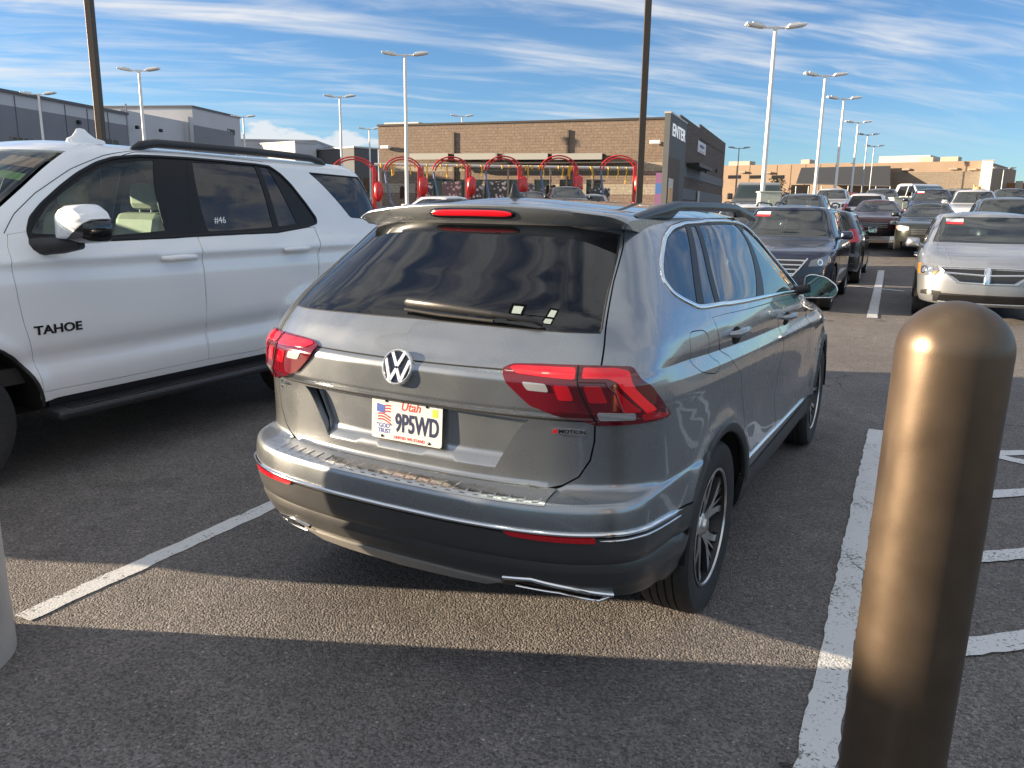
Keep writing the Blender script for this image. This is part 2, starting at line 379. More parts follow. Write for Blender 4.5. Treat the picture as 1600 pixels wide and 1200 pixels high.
def wheel(parent, x, y, r, width, rim_r, side, style='split', tyre_n=64, name='wheel', rimcol=None):
    """side: +1 right, -1 left. wheel > tyre, rim"""
    w = empty(name, (x, y, r)); w.parent = parent; s = side; h = width/2
    b = MB(); sw = h*.98
    prof = [(rim_r*.98, -h*.80), (rim_r+.012, -h*.86), (r*.84, -sw), (r*.955, -h*.93), (r*.992, -h*.76)]
    for k in range(5):                                              # tread ribs with grooves
        x0 = -h*.72 + k*h*.29; prof += [(r, x0), (r, x0+h*.22), (r-.009, x0+h*.235), (r-.009, x0+h*.275)]
    prof = prof[:-2] + [(r*.992, h*.76), (r*.955, h*.93), (r*.84, sw), (rim_r+.012, h*.86), (rim_r*.98, h*.80)]
    b.lathe(prof, axis='x', n=tyre_n); b.build('tyre', RUBBER, w, angle=30)
    m = MB(); ox = s*h*.62
    m.lathe([(rim_r, s*h*.86), (rim_r*.965, s*h*.84), (rim_r*.95, s*h*.70), (rim_r*.90, s*h*.2), (rim_r*.88, -s*h*.6), (rim_r, -s*h*.8)], axis='x', n=48, mi=1)
    m.lathe([(rim_r*1.0, s*h*.80), (rim_r*1.005, s*h*.875), (rim_r*.965, s*h*.885), (rim_r*.95, s*h*.82)], axis='x', n=48, mi=0)
    m.lathe([(.0, s*h*.25), (rim_r*.70, s*h*.25), (rim_r*.70, s*h*.1)], axis='x', n=32, mi=1)           # dark brake disc
    def blade(pts, wd, mi):                                          # pts: list of (radius, angle, xoff)
        for k in range(len(pts)-1): pass
        L_, R2 = [], []
        for i, (rr, an, xo) in enumerate(pts):
            c = np.array([xo, rr*math.cos(an), rr*math.sin(an)]); t = np.array([0, -math.sin(an), math.cos(an)]); ww = wd[i]/2
            L_.append([c - t*ww*1.25 - [s*.022, 0, 0], c - t*ww, c + t*ww, c + t*ww*1.25 - [s*.022, 0, 0]])
        G = np.array(L_); m.grid(G[:, 1:3], flip=(s > 0), mi=0, smooth=True); m.grid(G[:, 0:2], flip=(s > 0), mi=1); m.grid(G[:, 2:4], flip=(s > 0), mi=1)
    ns = 5
    for k in range(ns):
        a0 = 2*math.pi*k/ns + .35
        if style == 'split':
            for d in (-1, 1):
                blade([(rim_r*.16, a0 + d*.10, ox-s*.012), (rim_r*.45, a0 + d*.15, ox), (rim_r*.75, a0 + d*.27, ox+s*.006), (rim_r*.955, a0 + d*.36, ox+s*.012)], [.040, .032, .027, .034], 0)
                blade([(rim_r*.30, a0 + d*.04, ox-s*.012), (rim_r*.62, a0 + d*.085, ox-s*.004), (rim_r*.95, a0 + d*.10, ox+s*.008)], [.009, .009, .010], 0)
        else:
            blade([(rim_r*.16, a0, ox-s*.01), (rim_r*.5, a0, ox), (rim_r*.955, a0, ox+s*.01)], [.06, .05, .07], 0)
    m.lathe([(.001, ox+s*.012), (.030, ox+s*.010), (.034, ox), (rim_r*.2, ox-s*.006), (rim_r*.26, ox-s*.03)], axis='x', n=24, mi=0)
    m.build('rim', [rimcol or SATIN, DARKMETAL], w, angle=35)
    return w
def arch_pts(sh, yc, zc, r, a0=0, a1=180, n=18):
    out = []
    for k in range(n+1):
        an = R_(180 - (a0 + (a1-a0)*k/n)); y, z = yc + r*math.cos(an), zc + r*math.sin(an); out.append((sh.side(y, z), z))
    return out
def well(mb, yc, zc, r, x0, x1, n=20, mi=0):
    """dark inner fender between |x0| and |x1|, both sides"""
    for s in (-1, 1):
        G = [[(s*x, yc + r*math.cos(R_(180-180*k/n)), zc + r*math.sin(R_(180-180*k/n))) for x in (x1, x0)] for k in range(n+1)]
        mb.grid(G, flip=(s > 0), mi=mi)
        mb.add([(s*x0, yc + r*math.cos(R_(180-180*k/n)), zc + r*math.sin(R_(180-180*k/n))) for k in range(n+1)], [tuple(range(n+1))], mi=mi)
    return mb
class Pch:
    """monotone cubic through knots"""
    def __init__(s, pts):
        a = np.array(sorted(pts), float); x, y = a[:, 0], a[:, 1]
        h = np.diff(x); d = np.diff(y) / h; n = len(x); m = np.zeros(n)
        if n == 2: m[:] = d[0]
        else:
            for i in range(1, n - 1):
                if d[i-1] * d[i] > 0:
                    w1 = 2*h[i] + h[i-1]; w2 = h[i] + 2*h[i-1]
                    m[i] = (w1 + w2) / (w1 / d[i-1] + w2 / d[i])
            m[0] = d[0]; m[-1] = d[-1]
        s.x, s.y, s.m = x, y, m
    def __call__(s, t):
        t = np.clip(np.asarray(t, float), s.x[0], s.x[-1])
        i = np.clip(np.searchsorted(s.x, t, side='right') - 1, 0, len(s.x) - 2)
        h = s.x[i+1] - s.x[i]; u = (t - s.x[i]) / h
        return ((2*u**3 - 3*u**2 + 1)*s.y[i] + (u**3 - 2*u**2 + u)*h*s.m[i] + (3*u**2 - 2*u**3)*s.y[i+1] + (u**3 - u**2)*h*s.m[i+1])
def sst(a, b, x):
    u = np.clip((np.asarray(x, float) - a) / (b - a), 0, 1); return u*u*(3 - 2*u)
class Shell:
    """car wall surface P(s,z): s runs round the car from the rear centre (0) to the front centre (S); negative s mirrors"""
    def __init__(s, plan, w, yr, yf, extra=None, cfade=None, ztop=None, plan2=None, zb=(1.0, 1.12)):
        p = np.array(plan, float); s.L = p[-1, 1]; s.W = p[:, 0].max()
        # dense resample of plan through pchip in cumulative length
        c = np.concatenate([[0], np.cumsum(np.hypot(*np.diff(p, axis=0).T))])
        fx, fy = Pch(list(zip(c, p[:, 0]))), Pch(list(zip(c, p[:, 1])))
        s.fx, s.fy, s.S = fx, fy, c[-1]
        s.zb = zb; s.up = None
        if plan2:
            q = np.array(plan2, float); c2 = np.concatenate([[0], np.cumsum(np.hypot(*np.diff(q, axis=0).T))]); c2 *= s.S / c2[-1]
            s.up = (Pch(list(zip(c2, q[:, 0]))), Pch(list(zip(c2, q[:, 1]))))
        s.w, s.yr, s.yf = Pch(w), Pch(yr), Pch(yf)
        s.extra = extra; s.fr = cfade or (0.8, s.L - .6, 1.0, s.L - .6)
        s.z0 = max(w[0][0], yr[0][0]); s.z1 = ztop or w[-1][0]
        zs = sorted({round(k[0], 4) for k in list(w) + list(yr) + list(yf) if s.z0 <= k[0] <= s.z1} | {s.z0, s.z1})
        zz = np.linspace(s.z0, s.z1, 800)
        rate = np.sqrt(1 + np.maximum(np.abs(np.gradient(s.yr(zz), zz)), np.maximum(np.abs(np.gradient(s.yf(zz), zz)), np.abs(np.gradient(s.w(zz), zz))))**2)
        s.zz = zz; s.vv = np.concatenate([[0], np.cumsum((rate[1:] + rate[:-1]) / 2 * np.diff(zz))]); s.knz = zs
    def v(s, z): return np.interp(z, s.zz, s.vv)
    def z(s, v): return np.interp(v, s.vv, s.zz)
    def P(s, a, z):
        a = np.asarray(a, float); z = np.asarray(z, float); S = s.S
        a, z = np.broadcast_arrays(a, z)
        k = (a + S) % (2*S) - S; sg = np.where(k < 0, -1.0, 1.0); k = np.abs(k)
        x = s.fx(k); e = s.fy(k)
        if s.up:
            b = sst(s.zb[0], s.zb[1], z); x = x*(1 - b) + s.up[0](k)*b; e = e*(1 - b) + s.up[1](k)*b
        x = x / s.W * s.w(z); y = e
        A = 1 - np.clip((e - s.fr[0]) / (s.fr[1] - s.fr[0]), 0, 1); F = np.clip((e - s.fr[2]) / (s.fr[3] - s.fr[2]), 0, 1)
        y = e + A*s.yr(z) + F*(s.yf(z) - s.L); zo = z
        if s.extra: x, y, zo = s.extra(s, k, x, y, z)
        return np.stack([sg*x, y, zo], -1)
    def N(s, a, z, h=2e-3):
        zc = np.clip(z, s.z0 + h, s.z1 - h)
        du = s.P(a + h, zc) - s.P(a - h, zc); dv = s.P(a, zc + h) - s.P(a, zc - h)
        n = np.cross(du, dv); return n / np.maximum(np.linalg.norm(n, axis=-1, keepdims=True), 1e-12)
    def side(s, y, z):
        """s on the right side where the surface has this y at height z"""
        lo, hi = 0.0, s.S
        for _ in range(50):
            m = (lo + hi) / 2
            if s.P(m, z)[1] < y: lo = m
            else: hi = m
        return lo
    def rear(s, x, z):
        lo, hi = 0.0, s.S*0.4
        for _ in range(40):
            m = (lo + hi) / 2
            if s.P(m, z)[0] < abs(x): lo = m
            else: hi = m
        return math.copysign(lo, x)
    def front(s, x, z):
        """s near the front centre with this x (x>0 is the right side)"""
        lo, hi = s.S*0.6, s.S
        for _ in range(40):
            m = (lo + hi) / 2
            if s.P(m, z)[0] > abs(x): lo = m
            else: hi = m
        return lo if x >= 0 else 2*s.S - lo
# ---------------------------------------------------------------- terrain: level by the camera, rising gently past 18 m
def gz(x, y):
    r = math.hypot(x, y); u = max(0.0, r - 17.0)
    if u < 14: z = .0028*u*u
    elif u < 23: z = .549 + .05*(u-14)
    elif u < 73: z = .999 + .030*(u-23)
    else: z = 2.499 + .6*(1 - math.exp(-(u-73)*.05))
    return z
def pray(px, py):
    return (cf + cr*((px-800)/CAM_F) - cu*((py-600)/CAM_F)).normalized()
CAMP = Vector((0, 0, CAM_H))
def gpt(px, py, lift=0.0):
    """the ground point seen at a photo pixel (survey of the lot)"""
    d = pray(px, py); t = .2; p = CAMP + d*t
    while t < 600:
        t += .02 + t*.002; p = CAMP + d*t
        if p.z <= gz(p.x, p.y) + lift: break
    return p
def at_dist(px, dist, py=None):
    """the ground point at this plan distance along the bearing of a photo column"""
    d = pray(px, 320 if py is None else py); h = Vector((d.x, d.y, 0)).normalized()*dist
    return Vector((h.x, h.y, gz(h.x, h.y)))
def asphalt():
    m = bpy.data.materials.new('asphalt'); m.use_nodes = True; t = m.node_tree; b = t.nodes['Principled BSDF']; L = t.links.new; nn = t.nodes.new
    tcn = nn('ShaderNodeTexCoord'); co = tcn.outputs['Object']
    def noise(sc, det=4, rough=.5):
        n = nn('ShaderNodeTexNoise'); n.inputs['Scale'].default_value = sc; n.inputs['Detail'].default_value = det; n.inputs['Roughness'].default_value = rough; L(co, n.inputs['Vector']); return n.outputs['Fac']
    def mr(v, a, c, lo, hi):
        r = nn('ShaderNodeMapRange'); L(v, r.inputs[0])
        for i, q in zip((1, 2, 3, 4), (a, c, lo, hi)): r.inputs[i].default_value = q
        return r.outputs[0]
    def mm(op, a, c):
        q = nn('ShaderNodeMath'); q.operation = op
        for i, v in enumerate((a, c)):
            if isinstance(v, (int, float)): q.inputs[i].default_value = v
            else: L(v, q.inputs[i])
        return q.outputs[0]
    vo = nn('ShaderNodeTexVoronoi'); vo.inputs['Scale'].default_value = 122; vo.inputs['Randomness'].default_value = 1; L(co, vo.inputs['Vector'])
    vo2 = nn('ShaderNodeTexVoronoi'); vo2.inputs['Scale'].default_value = 210; L(co, vo2.inputs['Vector'])
    sepc = nn('ShaderNodeSeparateColor'); L(vo.outputs['Color'], sepc.inputs[0])
    stone = mr(sepc.outputs[0], 0, 1, .52, 1.36)                     # each stone its own tone
    pale = mr(sepc.outputs[1], .982, .994, 1.0, 1.8)                  # the odd pale chip
    big = mr(noise(.55, 5), .3, .7, .86, 1.14); mid = mr(noise(4.5, 6, .6), .3, .7, .88, 1.12); fine = mr(noise(60, 3), .3, .7, .85, 1.15)
    stain = mr(noise(1.1, 3), .64, .74, 1.0, .66)
    wv = nn('ShaderNodeTexNoise'); wv.inputs['Scale'].default_value = 1.6; wv.inputs['Detail'].default_value = 5; L(co, wv.inputs['Vector'])
    wa = nn('ShaderNodeVectorMath'); wa.operation = 'MULTIPLY_ADD'; L(wv.outputs['Color'], wa.inputs[0]); wa.inputs[1].default_value = (.9, .9, .9); L(co, wa.inputs[2])
    ck = nn('ShaderNodeTexVoronoi'); ck.feature = 'DISTANCE_TO_EDGE'; ck.inputs['Scale'].default_value = .23; L(wa.outputs[0], ck.inputs['Vector'])
    crack = mr(mm('ADD', ck.outputs['Distance'], mm('MULTIPLY', mm('SUBTRACT', 1.0, mr(noise(.8, 2), .5, .56, 0, 1)), .05)), .0006, .0018, .30, 1.0)
    drip = mr(noise(2.3, 2, .4), .70, .76, 1.0, .50); scuff = mr(noise(.9, 8, .7), .35, .65, .92, 1.08)
    stain = mm('MULTIPLY', mm('MULTIPLY', stain, drip), mm('MULTIPLY', crack, scuff))
    v = mm('MULTIPLY', mm('MULTIPLY', stone, pale), mm('MULTIPLY', mm('MULTIPLY', big, mid), mm('MULTIPLY', fine, stain)))
    h = nn('ShaderNodeHueSaturation'); h.inputs['Color'].default_value = (.182, .168, .162, 1); L(v, h.inputs['Value']); L(h.outputs[0], b.inputs['Base Color'])
    b.inputs['Roughness'].default_value = .82; b.inputs['Specular IOR Level'].default_value = .35
    hh = mm('ADD', mm('MULTIPLY', mm('SUBTRACT', 1.0, vo.outputs['Distance']), 1.0), mm('MULTIPLY', mm('SUBTRACT', 1.0, vo2.outputs['Distance']), .45))
    hh = mm('ADD', hh, mm('MULTIPLY', noise(34, 4), .6))
    hh = mm('ADD', hh, mm('MULTIPLY', noise(3, 2), 1.5))
    bn = nn('ShaderNodeBump'); bn.inputs['Strength'].default_value = 1.0; bn.inputs['Distance'].default_value = .0078; L(hh, bn.inputs['Height']); L(bn.outputs[0], b.inputs['Normal'])
    return m
ASPH = asphalt()
def ground():
    rs = [0] + list(np.linspace(1.5, 18, 9)) + list(np.linspace(19, 90, 48)) + [100, 115, 135, 160, 200, 300, 500, 900, 1600]
    n = 96; vs = [(0, 0, 0)]; fs = []
    for r in rs[1:]:
        for k in range(n):
            a = 2*math.pi*k/n; vs.append((r*math.cos(a), r*math.sin(a), gz(r, 0)))
    for k in range(n): fs.append((0, 1+k, 1+(k+1) % n))
    for i in range(len(rs)-2):
        for k in range(n):
            a, b = 1+i*n, 1+(i+1)*n; fs.append((a+k, b+k, b+(k+1) % n, a+(k+1) % n))
    tag(MB().add(vs, fs).build('parking_lot_ground', ASPH), kind='structure', label='dark asphalt parking lot')
ground()
def paint_mat():
    m = bpy.data.materials.new('worn_line_paint'); m.use_nodes = True; t = m.node_tree; b = t.nodes['Principled BSDF']; L = t.links.new; nn = t.nodes.new
    tcn = nn('ShaderNodeTexCoord'); co = tcn.outputs['Object']
    n = nn('ShaderNodeTexNoise'); n.inputs['Scale'].default_value = 70; n.inputs['Detail'].default_value = 8; n.inputs['Roughness'].default_value = .7; L(co, n.inputs['Vector'])
    n2 = nn('ShaderNodeTexNoise'); n2.inputs['Scale'].default_value = 5; n2.inputs['Detail'].default_value = 4; L(co, n2.inputs['Vector'])
    vo = nn('ShaderNodeTexVoronoi'); vo.inputs['Scale'].default_value = 105; L(co, vo.inputs['Vector'])
    ad = nn('ShaderNodeMath'); ad.operation = 'MULTIPLY_ADD'; L(n2.outputs['Fac'], ad.inputs[0]); ad.inputs[1].default_value = .35; L(n.outputs['Fac'], ad.inputs[2])
    r = nn('ShaderNodeMapRange'); L(ad.outputs[0], r.inputs[0]); r.inputs[1].default_value = .545; r.inputs[2].default_value = .60
    mx = nn('ShaderNodeMixRGB'); L(r.outputs[0], mx.inputs[0]); mx.inputs[1].default_value = (.14, .135, .13, 1); mx.inputs[2].default_value = (.62, .63, .64, 1); L(mx.outputs[0], b.inputs['Base Color'])
    b.inputs['Roughness'].default_value = .7
    bn = nn('ShaderNodeBump'); bn.inputs['Strength'].default_value = .5; bn.inputs['Distance'].default_value = .003; L(vo.outputs['Distance'], bn.inputs['Height']); bn.invert = True; L(bn.outputs[0], b.inputs['Normal'])
    return m
PAINT = paint_mat()
LINES = MB(); LIFTS = []
def line(a, b, w, lift=.004, ragged=.006):
    """a painted line between two ground points, with slightly uneven edges"""
    lift = .004 + .0009*len(LIFTS); LIFTS.append(1)                  # each line a hair above the last, so that crossings never share a plane
    a, b = Vector((a[0], a[1], 0)), Vector((b[0], b[1], 0)); d = (b-a); L = d.length; d.normalize(); p = Vector((-d.y, d.x, 0)); n = max(2, int(L/.05)) if L < 12 else max(2, int(L/.4)); G = []
    for k in range(n+1):
        c = a + d*(L*k/n); row = []
        for s in (-1, 1):
            q = c + p*s*(w/2 + random.uniform(-ragged, ragged)); row.append((q.x, q.y, gz(q.x, q.y) + lift))
        G.append(row)
    LINES.grid(G, flip=True, smooth=False)
line((-3.02, 1.735), (-3.02, 7.4), .105)                             # left of the grey car
line((-.088, -.6), (-.085, 6.56), .115)                                # right of the grey car
line((-.02, 6.50), (3.4, 5.15), .11, .008)
for (p, q, w) in (((1368, 716), (1600, 709), .11), ((1362, 786), (1600, 771), .115), ((1345, 888), (1600, 868), .115), ((1322, 1042), (1600, 1005), .12)):
    a, b = gpt(*p), gpt(*q); d = (b-a); b = a + d*2.2; a = a - d.normalized()*(a.x + .06)/max(.2, d.normalized().x); line((a.x, a.y), (b.x, b.y), w, .008)
def seg(p, q, w, lift=.006): a, b = gpt(*p), gpt(*q); line((a.x, a.y), (b.x, b.y), w, lift)
seg((1362, 498), (1377, 423), .16); seg((1391, 388), (1396, 359), .16)
seg((1326, 447), (1412, 456), .13); seg((1378, 371), (1414, 373), .16); seg((1381, 345), (1402, 346), .2)
tag(LINES.build('line_marking', PAINT), kind='structure', label='white stall lines and hatching painted on the lot')

# ---------------------------------------------------------------- things by the stall: bollard, concrete lamp base, the shop whose shadow falls here
BRONZE = mat('bronze_paint', (.140, .104, .074), .40, .78, rvar=.09, var=.10, vscale=14, bump=.05, bscale=300)
def bollard(x, y, h, r):
    t = empty('bollard', (x - .012, y - .004, 0), 0, 'tall bronze painted bollard with a rounded top at the right edge', 'bollard'); t.rotation_euler = (0, R_(.75), 0)
    b = MB(); prof = [(r*.999, 0), (r*.999, .02)] + [(r, .05 + k*(h-r-.05)/24) for k in range(25)] + [(r*math.cos(R_(a)), h-r + r*.93*math.sin(R_(a))) for a in range(4, 90, 4)] + [(.0005, h - r*.07)]
    b.lathe(prof, n=72); b.build('post_sleeve', BRONZE, t)
    c = MB(); c.lathe([(r*1.25, 0), (r*1.22, .012), (r*1.03, .016), (r*1.0, .02)], n=48); c.build('base_ring', mat('bollard_ring', (.06, .045, .03), .5, .5), t)
CONC = mat('concrete', (.47, .45, .42), .85, var=.16, vscale=5, bump=.5, bscale=45)
def lamp_base(x, y, r, h):
    """pale round plinth of a lamp post; its twin lit heads hang high overhead, out of frame, and mirror in the rear window"""
    t = empty('lamp_post', (x, y, 0), 0, 'lamp post whose round pale concrete base stands at the left edge', 'lamp post')
    MB().lathe([(r*1.012, 0), (r*1.01, h*.16), (r, h*.18), (r, h-.04), (r-.03, h), (.001, h+.01)], n=64).build('concrete_base', CONC, t)
    MB().tube([(0, 0, h), (0, 0, 8.62)], .05, n=8).build('pole', mat('bronze_pole', (.075, .058, .045), .5, .4), t)
    MB().tube([(-.60, .15, 8.62), (.66, .13, 8.62)], .07, n=8).box((.05, .14, 8.62), (.2, .2, .2), .03).build('bracket', DARKMETAL, t)
    LED = mat('led_panel', (.8, .85, .75), .4, emit=((.93, 1.0, .80), 3.4))
    for cx, w in ((-.63, .56), (.79, .50)):
        hd = MB().box((cx, .08, 8.60), (w, 2.10, .14), .02).build('lamp_head', DARKMETAL, t)
        for cy in (-.42, .60): MB().box((cx, cy, 8.52), (w*.66, .72, .02)).build('led_panel', LED, hd)
STUCCO = mat('tan_stucco', (.36, .30, .24), .9, var=.06, vscale=1.2, bump=.3, bscale=25)
def shop_behind():
    t = empty('shop_building', (-14.0, -3.29, 0), R_(22), 'low tan shop building behind the parking row', 'building')
    MB().box((-14, -9, 1.65), (28, 18, 3.3)).build('wall', STUCCO, t)
    b = MB(); b.box((-14, -9, 3.38), (28.3, 18.3, .16), .03); b.build('parapet', mat('parapet_cap', (.12, .10, .09), .6), t)
    for x in (-4, -9, -14, -19):
        w = MB().box((x, .02, 1.5), (3.4, .1, 2.2), .02).build('window', GLASS_DARK, t); MB().box((x, .05, 2.65), (3.6, .12, .12)).build('lintel', DARKMETAL, w); MB().box((x, .05, .36), (3.6, .12, .12)).build('sill', DARKMETAL, w)
shop_behind()
lamp_base(-3.03, 1.35, .31, 1.0)
bollard(.085, 1.65, 1.482, .098)

def tig_extra(S,k,x,y,z):
    # tumble of roof line, wheel arch flares, side creases
    yy=y
    for yc in (1.01,3.80):
        r=np.hypot(yy-yc,z-.36); m=np.exp(-((r-.44)/.05)**2)*sst(.45,.75,k)*(z<1.0)
        x=x+.016*m
    # tornado line: slight shelf; wedge rising to the rear
    zt=1.150-.040*(yy-.30)
    d=(z-zt)
    sd=sst(.80,1.25,k)*(1-sst(4.9,5.3,k))
    x=x+sd*np.interp(d,[-.22,-.13,-.078,-.027,-.001,.06,.16],[0,.003,-.004,-.0245,-.0165,-.006,0])
    x=x-sd*.018*np.exp(-((z-.72)/.14)**2)*sst(1.5,1.9,yy)*(1-sst(3.1,3.4,yy))
    x=x-.035*sst(1.6,3.2,yy)*sst(1.06,1.2,z)*(1-sst(3.6,4.4,yy))
    return x,y,z
tplan=[(0,0),(.2,.004),(.4,.022),(.55,.050),(.66,.088),(.745,.137),(.815,.20),(.853,.28),(.872,.40),(.886,.56),(.903,.85),(.913,1.2),(.92,1.8),(.92,2.8),(.917,3.4),(.905,3.8),(.88,4.1),(.84,4.3),(.77,4.43),(.66,4.54),(.5,4.62),(.3,4.67),(0,4.70)]
tplan2=tplan[:tplan.index((.917,3.4))]+[(.92,3.4),(.918,3.9),(.905,4.2),(.885,4.38),(.84,4.5),(.72,4.585),(.45,4.66),(0,4.70)]
tw=[(.22,.80),(.30,.87),(.36,.905),(.45,.92),(.60,.925),(.75,.92),(.95,.915),(1.10,.905),(1.18,.882),(1.25,.846),(1.38,.768),(1.5,.697),(1.56,.655),(1.60,.612)]
tyr=[(.22,.22),(.30,.14),(.36,.095),(.415,.062),(.465,.04),(.49,.028),(.56,.012),(.605,.002),(.63,.0),(.68,.004),(.70,.012),(.712,.03),(.720,.07),(.728,.112),(.78,.116),(.90,.112),(.97,.105),(.985,.094),(1.0,.088),(1.08,.088),(1.10,.094),(1.115,.108),(1.2,.165),(1.26,.21),(1.4,.37),(1.5,.49),(1.56,.56),(1.60,.61)]
tyf=[(.22,4.55),(.3,4.64),(.5,4.70),(.7,4.69),(.85,4.64),(.93,4.58),(.97,4.48),(1.0,4.3),(1.03,4.05),(1.06,3.82),(1.08,3.68),(1.11,3.56),(1.2,3.42),(1.4,3.07),(1.52,2.85),(1.60,2.66)]
def tig_band(S,a,z):
    k=np.abs((a+S.S)%(2*S.S)-S.S); P=S.P(a,z); return (np.abs(z-(1.150-.040*(P[...,1]-.30)))<.036)&(k>.78)&(k<5.3)
TIG=Shell(tplan,tw,tyr,tyf,tig_extra,plan2=tplan2,zb=(.98,1.15))
TIG.band=tig_band
PAINT_GREY = mat('grey_metallic_paint', (.30, .325, .350), .28, .82, coat=1.0, coatr=.02, flake=.16, dust=.22, rvar=.03)
CLAD = mat('grey_lower_trim', (.040, .042, .045), .42, .15, coat=.30, coatr=.22, dust=.16, rvar=.05)
def grey_suv():
    S = TIG; T = empty('parked_suv', (-1.543, 2.147, 0), R_(-2.29), 'grey metallic compact SUV seen from behind, Utah plate 9P5WD', 'SUV')
    sd = lambda L: [(S.side(y, z), z) for y, z in L]
    RA, FA = 1.01, 3.80; AR, ZC = .405, .36
    dlo = sd([(0.72,1.386),(0.765,1.43),(0.84,1.475),(0.95,1.53),(1.09,1.563),(1.28,1.580),(1.6,1.588),(1.9,1.588),(2.20,1.581),(2.36,1.566),(2.50,1.530),(2.64,1.47),(2.78,1.39),(2.95,1.275),(3.08,1.17),(2.9,1.172),(2.0,1.222),(1.28,1.252),(.97,1.267),(.90,1.273),(.80,1.308),(.74,1.335)])
    dlo = rnd_poly(dlo, .03)
    hatch = [(0,.7165),(.094,.7165),(.40,.7185),(.556,.724),(.603,.738),(.654,.770),(.692,.830),(.706,.896),(.708,.954),(.712,1.05),(.716,1.141),(.731,1.231),(.763,1.388),(.80,1.50),(.815,1.585)]
    hatch = hatch + [(-a, z) for a, z in reversed(hatch[1:])]
    arch_r = arch_pts(S, RA, ZC, AR, 36, 163.5, 26)         # rear arch, up from the bumper seam to the sill
    arch_f = arch_pts(S, FA, ZC, AR, 15, 188, 24)
    # body shell: bottom edge path of the right half
    low = [(0, .605), (.9, .605), (S.side(RA - AR*math.cos(R_(36)), .598), .600)] + arch_r + [(S.side(1.40, .47), .475), (S.side(3.40, .44), .462)] + arch_f + [(S.S - .55, .30), (S.S - 1e-4, .30)]
    top = [(S.S - 1e-4, S.z1), (0, S.z1)]
    outer = [(-a, z) for a, z in reversed(low[1:])] + low + [(S.S-1e-4, S.z1), (-S.S+1e-4, S.z1)]
    rear_door = sd([(1.425,.485),(1.41,.62),(1.375,.74),(1.30,.88),(1.12,1.055),(1.0,1.225),(2.03,1.192),(2.14,1.08),(2.17,.8),(2.15,.475)])
    front_door = sd([(2.1525,.475),(2.1725,.8),(2.1425,1.08),(2.0325,1.192),(3.02,1.140),(3.08,1.0),(3.12,.8),(3.08,.47)])
    flap = rnd_poly(sd([(.70,1.205),(.875,1.195),(.985,1.04),(.91,1.02),(.75,1.05),(.68,1.10)]), .05)
    gap = .0045
    def shrink(p, g):                                            # pull a polygon in so that a shut line stays open
        q = np.array(p); c = q.mean(0); out = []
        for i in range(len(q)):
            a, b, d = q[i-1], q[i], q[(i+1) % len(q)]
            n1 = np.array([-(b-a)[1], (b-a)[0]]); n2 = np.array([-(d-b)[1], (d-b)[0]]); n1 = n1/max(1e-9, np.linalg.norm(n1)); n2 = n2/max(1e-9, np.linalg.norm(n2)); m_ = n1+n2
            out.append((b, m_/max(.5, np.linalg.norm(m_))))
        ar = (q[:, 0]*np.roll(q[:, 1], -1) - np.roll(q[:, 0], -1)*q[:, 1]).sum(); s = 1 if ar > 0 else -1
        return [tuple(b + s*g*m_) for b, m_ in out]
    # windscreen opening on the front
    fr = lambda k, z: S.S - k
    ws = []
    for z in (1.125, 1.25, 1.4, 1.57): ws.append((S.front(.905*float(S.w(z)), z), z))
    ws = ws + [(2*S.S - a, z) for a, z in reversed(ws)]
    ws_r = [(min(a, S.S - 2e-4), z) for a, z in ws if a <= S.S]; 
    ws_half = [(S.S - 2e-4, 1.125)] + ws_r + [(S.S - 2e-4, 1.57)]
    ws_half = ws_half[::-1]
    b = MB()
    # the shell seam sits at the front centre; the windscreen is cut from both sides of it by leaving the outline along it
    outer2 = [(-a, z) for a, z in reversed(low[1:])] + low + [(S.S-1e-4, 1.12)] + ws_r + [(S.S-1e-4, 1.575), (S.S-1e-4, S.z1), (-S.S+1e-4, S.z1), (-S.S+1e-4, 1.575)] + [(-a, z) for a, z in reversed(ws_r)] + [(-S.S+1e-4, 1.12)]
    panel(b, S, outer2, [hatch, dlo, mirror(dlo), rear_door, mirror(rear_door), front_door, mirror(front_door), flap, mirror(flap)], rim=.014, step=.032, edge=.018)
    roof_cap(b, S, .074, rings=10, n=180)
    body = b.build('body', PAINT_GREY, T)
    u = MB(); floor_pan(u, S, .27); well(u, RA, ZC, .42, .62, .905); well(u, FA, ZC, .42, .60, .905); u.build('underbody', LINER, T)
    # inner shell that closes the shut lines with dark
    i = MB(); panel(i, S, [(-a, z) for a, z in reversed(low[1:])] + low + [(S.S-1e-4, 1.09), (-S.S+1e-4, 1.09)], [[(-.60,.74),(.60,.74),(.60,1.06),(-.60,1.06)]], off=-.022, rim=0, step=.08, edge=.05)
    panel(i, S, [(-.83, 1.08), (.83, 1.08), (.86, 1.22), (.745, 1.225), (-.745, 1.225), (-.86, 1.22)], [], off=-.022, rim=0, step=.08, edge=.04); i.build('inner_frame', LINER, T)
